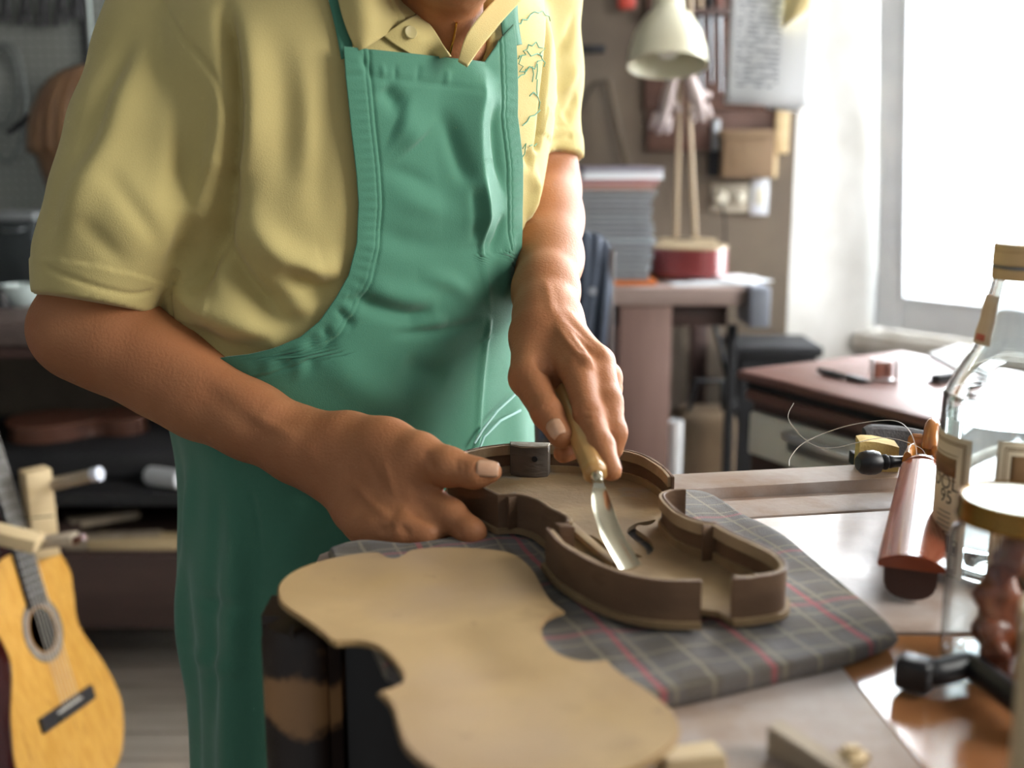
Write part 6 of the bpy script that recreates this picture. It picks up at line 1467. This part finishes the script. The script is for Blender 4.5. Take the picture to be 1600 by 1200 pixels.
# ------------------------------------------------------------------ the apron: a sheet laid round the torso
m_apron = M('green_cotton', '#447f66', '#3e755d', scale=3.5, rough=.78, bump=.25, bscale=1100, sheen=.25)
GRW = .0085
thg = np.linspace(-1.2, 4.4, 700); zg = np.linspace(.45, 1.40, 500)
TG, ZG = np.meshgrid(thg, zg, indexing='ij'); PG = tpt(TG, ZG, GRW); PJ = proj(PG.reshape(-1, 3)).reshape(TG.shape + (3,))
nrm = np.cross(np.gradient(PG, axis=0), np.gradient(PG, axis=1)); vis = np.einsum('ijk,ijk->ij', nrm, PG - CAM); vis = vis * np.sign(np.median(vis[(TG > 1.2) & (TG < 1.9)])) > 0
def toTZ(x, y):
    d = (PJ[..., 0] - x) ** 2 + (PJ[..., 1] - y) ** 2 + np.where(vis, 0, 400); i = np.unravel_index(np.argmin(d), d.shape); return TG[i], ZG[i]
EL_ = [toTZ(x, y) for x, y in ((536, 72), (541, 130), (547, 200), (557, 270), (562, 320), (558, 380), (545, 430), (525, 465), (500, 500), (470, 525), (430, 543), (390, 553), (345, 558))]
ER_ = [toTZ(x, y) for x, y in ((786, 36), (800, 100), (809, 180), (815, 255), (813, 325), (810, 390))]
zL = np.array([e[1] for e in EL_]); tL = np.array([e[0] for e in EL_]); zR = np.array([e[1] for e in ER_]); tR = np.array([e[0] for e in ER_])
zw = zL[-1]
zLs = np.concatenate([[.30, zw - .15, zw - .05], zL[::-1]]); tLs = np.concatenate([[3.95, 3.95, 3.40], tL[::-1]])
zRs = np.concatenate([[.30, zw - .06, zw - .01], zR[::-1]]); tRs = np.concatenate([[-.85, -.85, -.70], np.minimum(tR[::-1], 1.2)])
o_ = np.argsort(zLs); zLs, tLs = zLs[o_], tLs[o_]; o_ = np.argsort(zRs); zRs, tRs = zRs[o_], tRs[o_]
TOPC = [toTZ(x, y) for x, y in ((536, 72), (600, 79), (680, 87), (758, 98))]; ZRT = toTZ(786, 36)[1]
NU, NV = 300, 330; uu = np.linspace(0, 1, NU); z_bot = .44
# top edge height along u (u=0 at his left / photo right)
uc = []
for t, z in TOPC:
    a, b = np.interp(z, zRs, tRs), np.interp(z, zLs, tLs); uc.append(((t - a) / (b - a), z))
uc = sorted(uc); ux = [0.0, max(.01, uc[0][0] * .45)] + [u for u, z in uc]; uz = [ZRT, ZRT - .012] + [z for u, z in uc]
ztop = np.interp(uu, ux, uz)
zfr = np.linspace(0, 1, NV); zz_ = z_bot + (ztop[:, None] - z_bot) * zfr[None]
th_ = np.interp(zz_, zRs, tRs) + (np.interp(zz_, zLs, tLs) - np.interp(zz_, zRs, tRs)) * uu[:, None]
AP = tpt(th_, zz_, GRW)
# let the skirt hang: below the belly it keeps falling straight with soft vertical folds
fr_ = np.clip((zw - zz_) / .35, 0, 1)
AN = np.cross(np.gradient(AP, axis=0), np.gradient(AP, axis=1)); AN /= np.linalg.norm(AN, axis=2)[..., None] + 1e-9
cen_ = np.stack([*tors(zz_)[:2], zz_], -1); sg_ = np.sign(np.einsum('ijk,ijk->ij', AN, AP - cen_).mean()); AN *= sg_
hang = (.004 * np.sin(th_ * 9 + .6) + .003 * np.sin(th_ * 17 + 2 + 3 * zz_)) * fr_ + .004 * np.sin(zz_ * 21 + th_ * 3) * .5
AP = AP + AN * hang[..., None]
def apr(p): return torso_sdf(p, GRW)
AP_FOLDS = [
    ([(541, 119), (600, 123), (680, 131), (742, 142)], -1.3 * mm, 2.2 * mm, 0), ([(562, 84), (570, 102), (578, 122)], -2.5 * mm, 3 * mm, .5), ([(596, 100), (598, 122)], 1.2 * mm, 2.6 * mm, .5), ([(618, 104), (616, 124)], -1.4 * mm, 2.6 * mm, .5), ([(655, 100), (650, 128)], -1 * mm, 3 * mm, .5), ([(700, 108), (696, 134)], 1.2 * mm, 3 * mm, .5),
    ([(596, 132), (612, 152), (632, 172)], -5 * mm, 8 * mm, .5), ([(618, 190), (640, 205), (655, 225)], 5 * mm, 16 * mm, .4),
    ([(680, 165), (700, 200), (712, 240), (724, 272), (740, 280)], -5 * mm, 8 * mm, .5), ([(760, 100), (747, 140), (739, 190), (740, 240), (744, 300), (746, 345), (747, 385)], 12 * mm, -40 * mm, .3),
    ([(743, 268), (746, 310), (747, 360), (750, 400), (757, 440), (764, 490)], 3.2 * mm, 2.8 * mm, .3), ([(733, 285), (736, 330), (738, 380)], -3.5 * mm, 5 * mm, .4), ([(770, 150), (772, 200), (778, 260), (790, 310)], -5 * mm, 7 * mm, .5), ([(785, 330), (775, 370), (760, 400)], -4 * mm, 6 * mm, .5), ([(795, 360), (788, 420), (790, 470)], 4 * mm, 7 * mm, .5),
    ([(590, 262), (640, 275), (690, 300)], -2 * mm, 7 * mm, .6), ([(600, 300), (660, 320), (720, 340)], 3 * mm, 11 * mm, .6), ([(570, 350), (640, 380), (720, 385)], -3 * mm, 11 * mm, .6),
    ([(548, 460), (586, 478), (640, 492), (678, 487)], -6 * mm, 7 * mm, .4), ([(560, 440), (620, 462), (690, 465)], 4 * mm, 10 * mm, .5), ([(606, 521), (680, 517), (755, 499)], -3.6 * mm, 4.5 * mm, .4), ([(640, 500), (700, 503)], 2.5 * mm, 6 * mm, .5),
    ([(620, 570), (660, 580), (700, 588)], -4 * mm, 12 * mm, .5), ([(500, 545), (560, 600), (640, 640)], 4 * mm, 16 * mm, .5), ([(765, 490), (757, 540), (752, 600), (749, 660), (747, 700)], 2.6 * mm, 3 * mm, .2), ([(740, 470), (700, 440), (650, 430)], 3 * mm, 8 * mm, .5),
    ([(506, 500), (512, 530), (514, 570)], -2.5 * mm, 4 * mm, .5), ([(486, 518), (490, 545), (488, 590)], -2.5 * mm, 4 * mm, .5), ([(462, 532), (468, 560), (466, 600)], 2.5 * mm, 4 * mm, .5), ([(440, 545), (446, 580)], -2.5 * mm, 4 * mm, .5), ([(415, 552), (420, 590)], 2 * mm, 4 * mm, .5), ([(523, 478), (540, 500), (556, 512)], -3 * mm, 4 * mm, .5), ([(540, 462), (556, 474)], -2 * mm, 3.5 * mm, .5),
    ([(392, 765), (402, 830), (404, 900), (398, 980)], -2 * mm, 3 * mm, .1), ([(300, 700), (296, 820), (288, 960), (290, 1100)], 5 * mm, 12 * mm, .4), ([(345, 720), (340, 860), (330, 1000), (335, 1150)], -5 * mm, 12 * mm, .4), ([(372, 800), (372, 920), (365, 1060)], 4 * mm, 11 * mm, .4), ([(300, 930), (340, 945), (390, 940)], -3 * mm, 9 * mm, .5), ([(285, 1010), (330, 1040), (390, 1045)], 3 * mm, 10 * mm, .5), ([(440, 760), (500, 790), (560, 800)], -4 * mm, 10 * mm, .5),
]
flat = folds(AP.reshape(-1, 3), AN.reshape(-1, 3), apr, [(q, a * 1.25, w, t) for q, a, w, t in AP_FOLDS]); AP = flat.reshape(AP.shape)
# hem seams: a narrow groove a finger's width inside both side edges
flat = AP.reshape(-1, 3); fn_ = AN.reshape(-1, 3); zf_ = zz_.reshape(-1)
for col in (0, -1):
    edge = AP[col, ::3][zz_[col, ::3] > zw - .08]; L = list(edge); m = zf_ > zw - .09; m &= np.all((flat > edge.min(0) - .04) & (flat < edge.max(0) + .04), axis=1)
    d, t = seg_dist(flat[m], L); flat[m] -= fn_[m] * (.0010 * np.exp(-((d - .021) / .0018) ** 2) + .0006 * np.exp(-((d - .0165) / .0012) ** 2) - .0008 * (d < .020) + .0005 * np.sin(t * 260) * np.exp(-((d - .012) / .008) ** 2))[:, None]
AP = flat.reshape(AP.shape)
apron = solidify(link('apron', grid_mesh('apron', AP), m_apron, man, True), .0014, 0)
m_strap = m_apron
def ribbon(name, line, w, f, h, m, parent, acr=None):
    pts = []
    L = spline([np.array(q, float) for q in line], 8)
    for i, q in enumerate(L):
        t = L[min(i + 1, len(L) - 1)] - L[max(i - 1, 0)]; n_ = np.array([-t[1], t[0]]); n_ /= np.linalg.norm(n_) + 1e-9; pts.append([on(f, *(q + n_ * w * k), h) for k in (-1, -.5, 0, .5, 1)])
    return solidify(link(name, grid_mesh(name, np.array(pts)), m, parent), .0015, 0)
ribbon('neck_strap', [(541, 92), (535, 60), (528, 28), (519, -8), (510, -40)], 10, shirt0, .005, m_strap, apron)
ribbon('neck_strap', [(794, 74), (789, 44), (787, 10), (790, -24)], 13, shirt0, .006, m_strap, apron)
for a in ([(800, 612), (770, 640), (748, 668), (735, 690)], [(805, 640), (775, 655), (750, 680), (742, 700)]):
    TUBE('waist_tie', [on(apr, x, y, .006) for x, y in a], .0012, M('pale_cord', '#a9d2cd', rough=.7) if 'pale_cord' not in bpy.data.materials else bpy.data.materials['pale_cord'], apron, seg=6)
# ------------------------------------------------------------------ trousers, shoes, hair, nails, chain
m_trou = M('slate_trousers', '#3b4149', '#454c55', scale=12, rough=.9)
for s in (-1, 1):
    c0 = np.array([TX[0], 1.13, 0]); lg = Group(.02); hip = c0 + LAT * (.082 * s) + np.array([0, 0, .90]); kn = c0 + LAT * (.085 * s) + FWD * .02 + np.array([0, 0, .48]); an = c0 + LAT * (.09 * s) - FWD * .02 + np.array([0, 0, .10])
    link('trouser_leg', tube_bm([hip, hip * .5 + kn * .5, kn, kn * .5 + an * .5, an], [.088, .084, .070, .062, .058], 24), m_trou, man, 60)
    sh = an + np.array([0, 0, -.085]); bm = bmesh.new(); rows = []
    for t, w, h in ((-.075, .028, .05), (-.06, .036, .085), (-.02, .038, .095), (.04, .040, .07), (.10, .046, .052), (.15, .044, .04), (.185, .026, .025)):
        c = sh + FWD * t; rows.append([bm.verts.new(c + LAT * (w * math.cos(a)) + np.array([0, 0, (h * max(0, math.sin(a)) ** .8 if math.sin(a) > 0 else 0) - .013])) for a in np.linspace(0, 2 * math.pi, 20, endpoint=False)])
    for a, b in zip(rows, rows[1:]):
        for k in range(20): bm.faces.new((a[k], a[(k + 1) % 20], b[(k + 1) % 20], b[k]))
    bm.faces.new(rows[0]); bm.faces.new(rows[-1]); link('shoe', bm, m_darkbr, man, 60)
def hairf(p):
    q = p - HC_; d = hd(p) - .007; cut = -(q @ (HU * .62 - HF * .78)) + .012
    return np.maximum(d, cut)
hv, hf = surface(hairf, HC_ - .2, HC_ + .2, .004)
link('hair', mesh_from(bpy.data.meshes.new('hair'), hv, hf), M('grey_brown_hair', '#4d433b', '#6a5f55', scale=20, stretch=(1, 1, 6), rough=.7, bump=.5, bscale=160), man, True)
m_nail = M('fingernail', '#c9a184', '#bd9274', scale=90, rough=.3)
def nail(px, py, dirpx, L_, W_, f=body):
    c = on(f, px, py, 0, .7, 1.1); n_ = grad(f, c[None])[0]; c2 = on(f, px + dirpx[0], py + dirpx[1], 0, .7, 1.1); t = c2 - c; t -= n_ * (t @ n_); t /= np.linalg.norm(t); s = np.cross(n_, t)
    pts = np.zeros((9, 11, 3))
    for i in range(9):
        for j in range(11):
            u, v = i / 4 - 1, j / 5 - 1; w = W_ * (1 - .25 * max(0, v) ** 3 - .12 * max(0, -v) ** 3)
            pts[i, j] = c + t * (v * L_) + s * (u * w) + n_ * (.0011 - .0030 * u * u - .0010 * v * v)
    return solidify(link('fingernail', grid_mesh('fingernail', pts), m_nail, man), .0008, 0)
TUBE('neck_chain', [on(body, x, y, .001, .75, 1.2) for x, y in ((713, 34), (711, 46), (709, 58), (706, 70), (703, 84))], .0011, M('gold', '#d2a04c', rough=.25, metal=1), man, seg=8)
NAILS = [(762, 731, (12, 1), .0085, .0066), (867, 668, (6, 10), .0078, .0064)]
for a in NAILS: nail(*a)
lipf = Group(.003); lipf.cone(H(.0848, -.017, -.0645), H(.0848, .017, -.0645), .0060, .0060); lipf.cone(H(.0908, -.008, -.0628), H(.0908, .008, -.0628), .0055, .0055); lipf.cone(H(.0828, -.015, -.0765), H(.0828, .015, -.0765), .0060, .0060); lipf.ell(H(.0890, 0, -.0765), (.0057, .013, .0055), RH)
lv, lf = surface(lipf, HC_ + HF * .09 - HU * .07 - .03, HC_ + HF * .09 - HU * .07 + .03, .001)
link('lips', mesh_from(bpy.data.meshes.new('lips'), lv, lf), M('lip_skin', '#98543f', rough=.4), man, True)
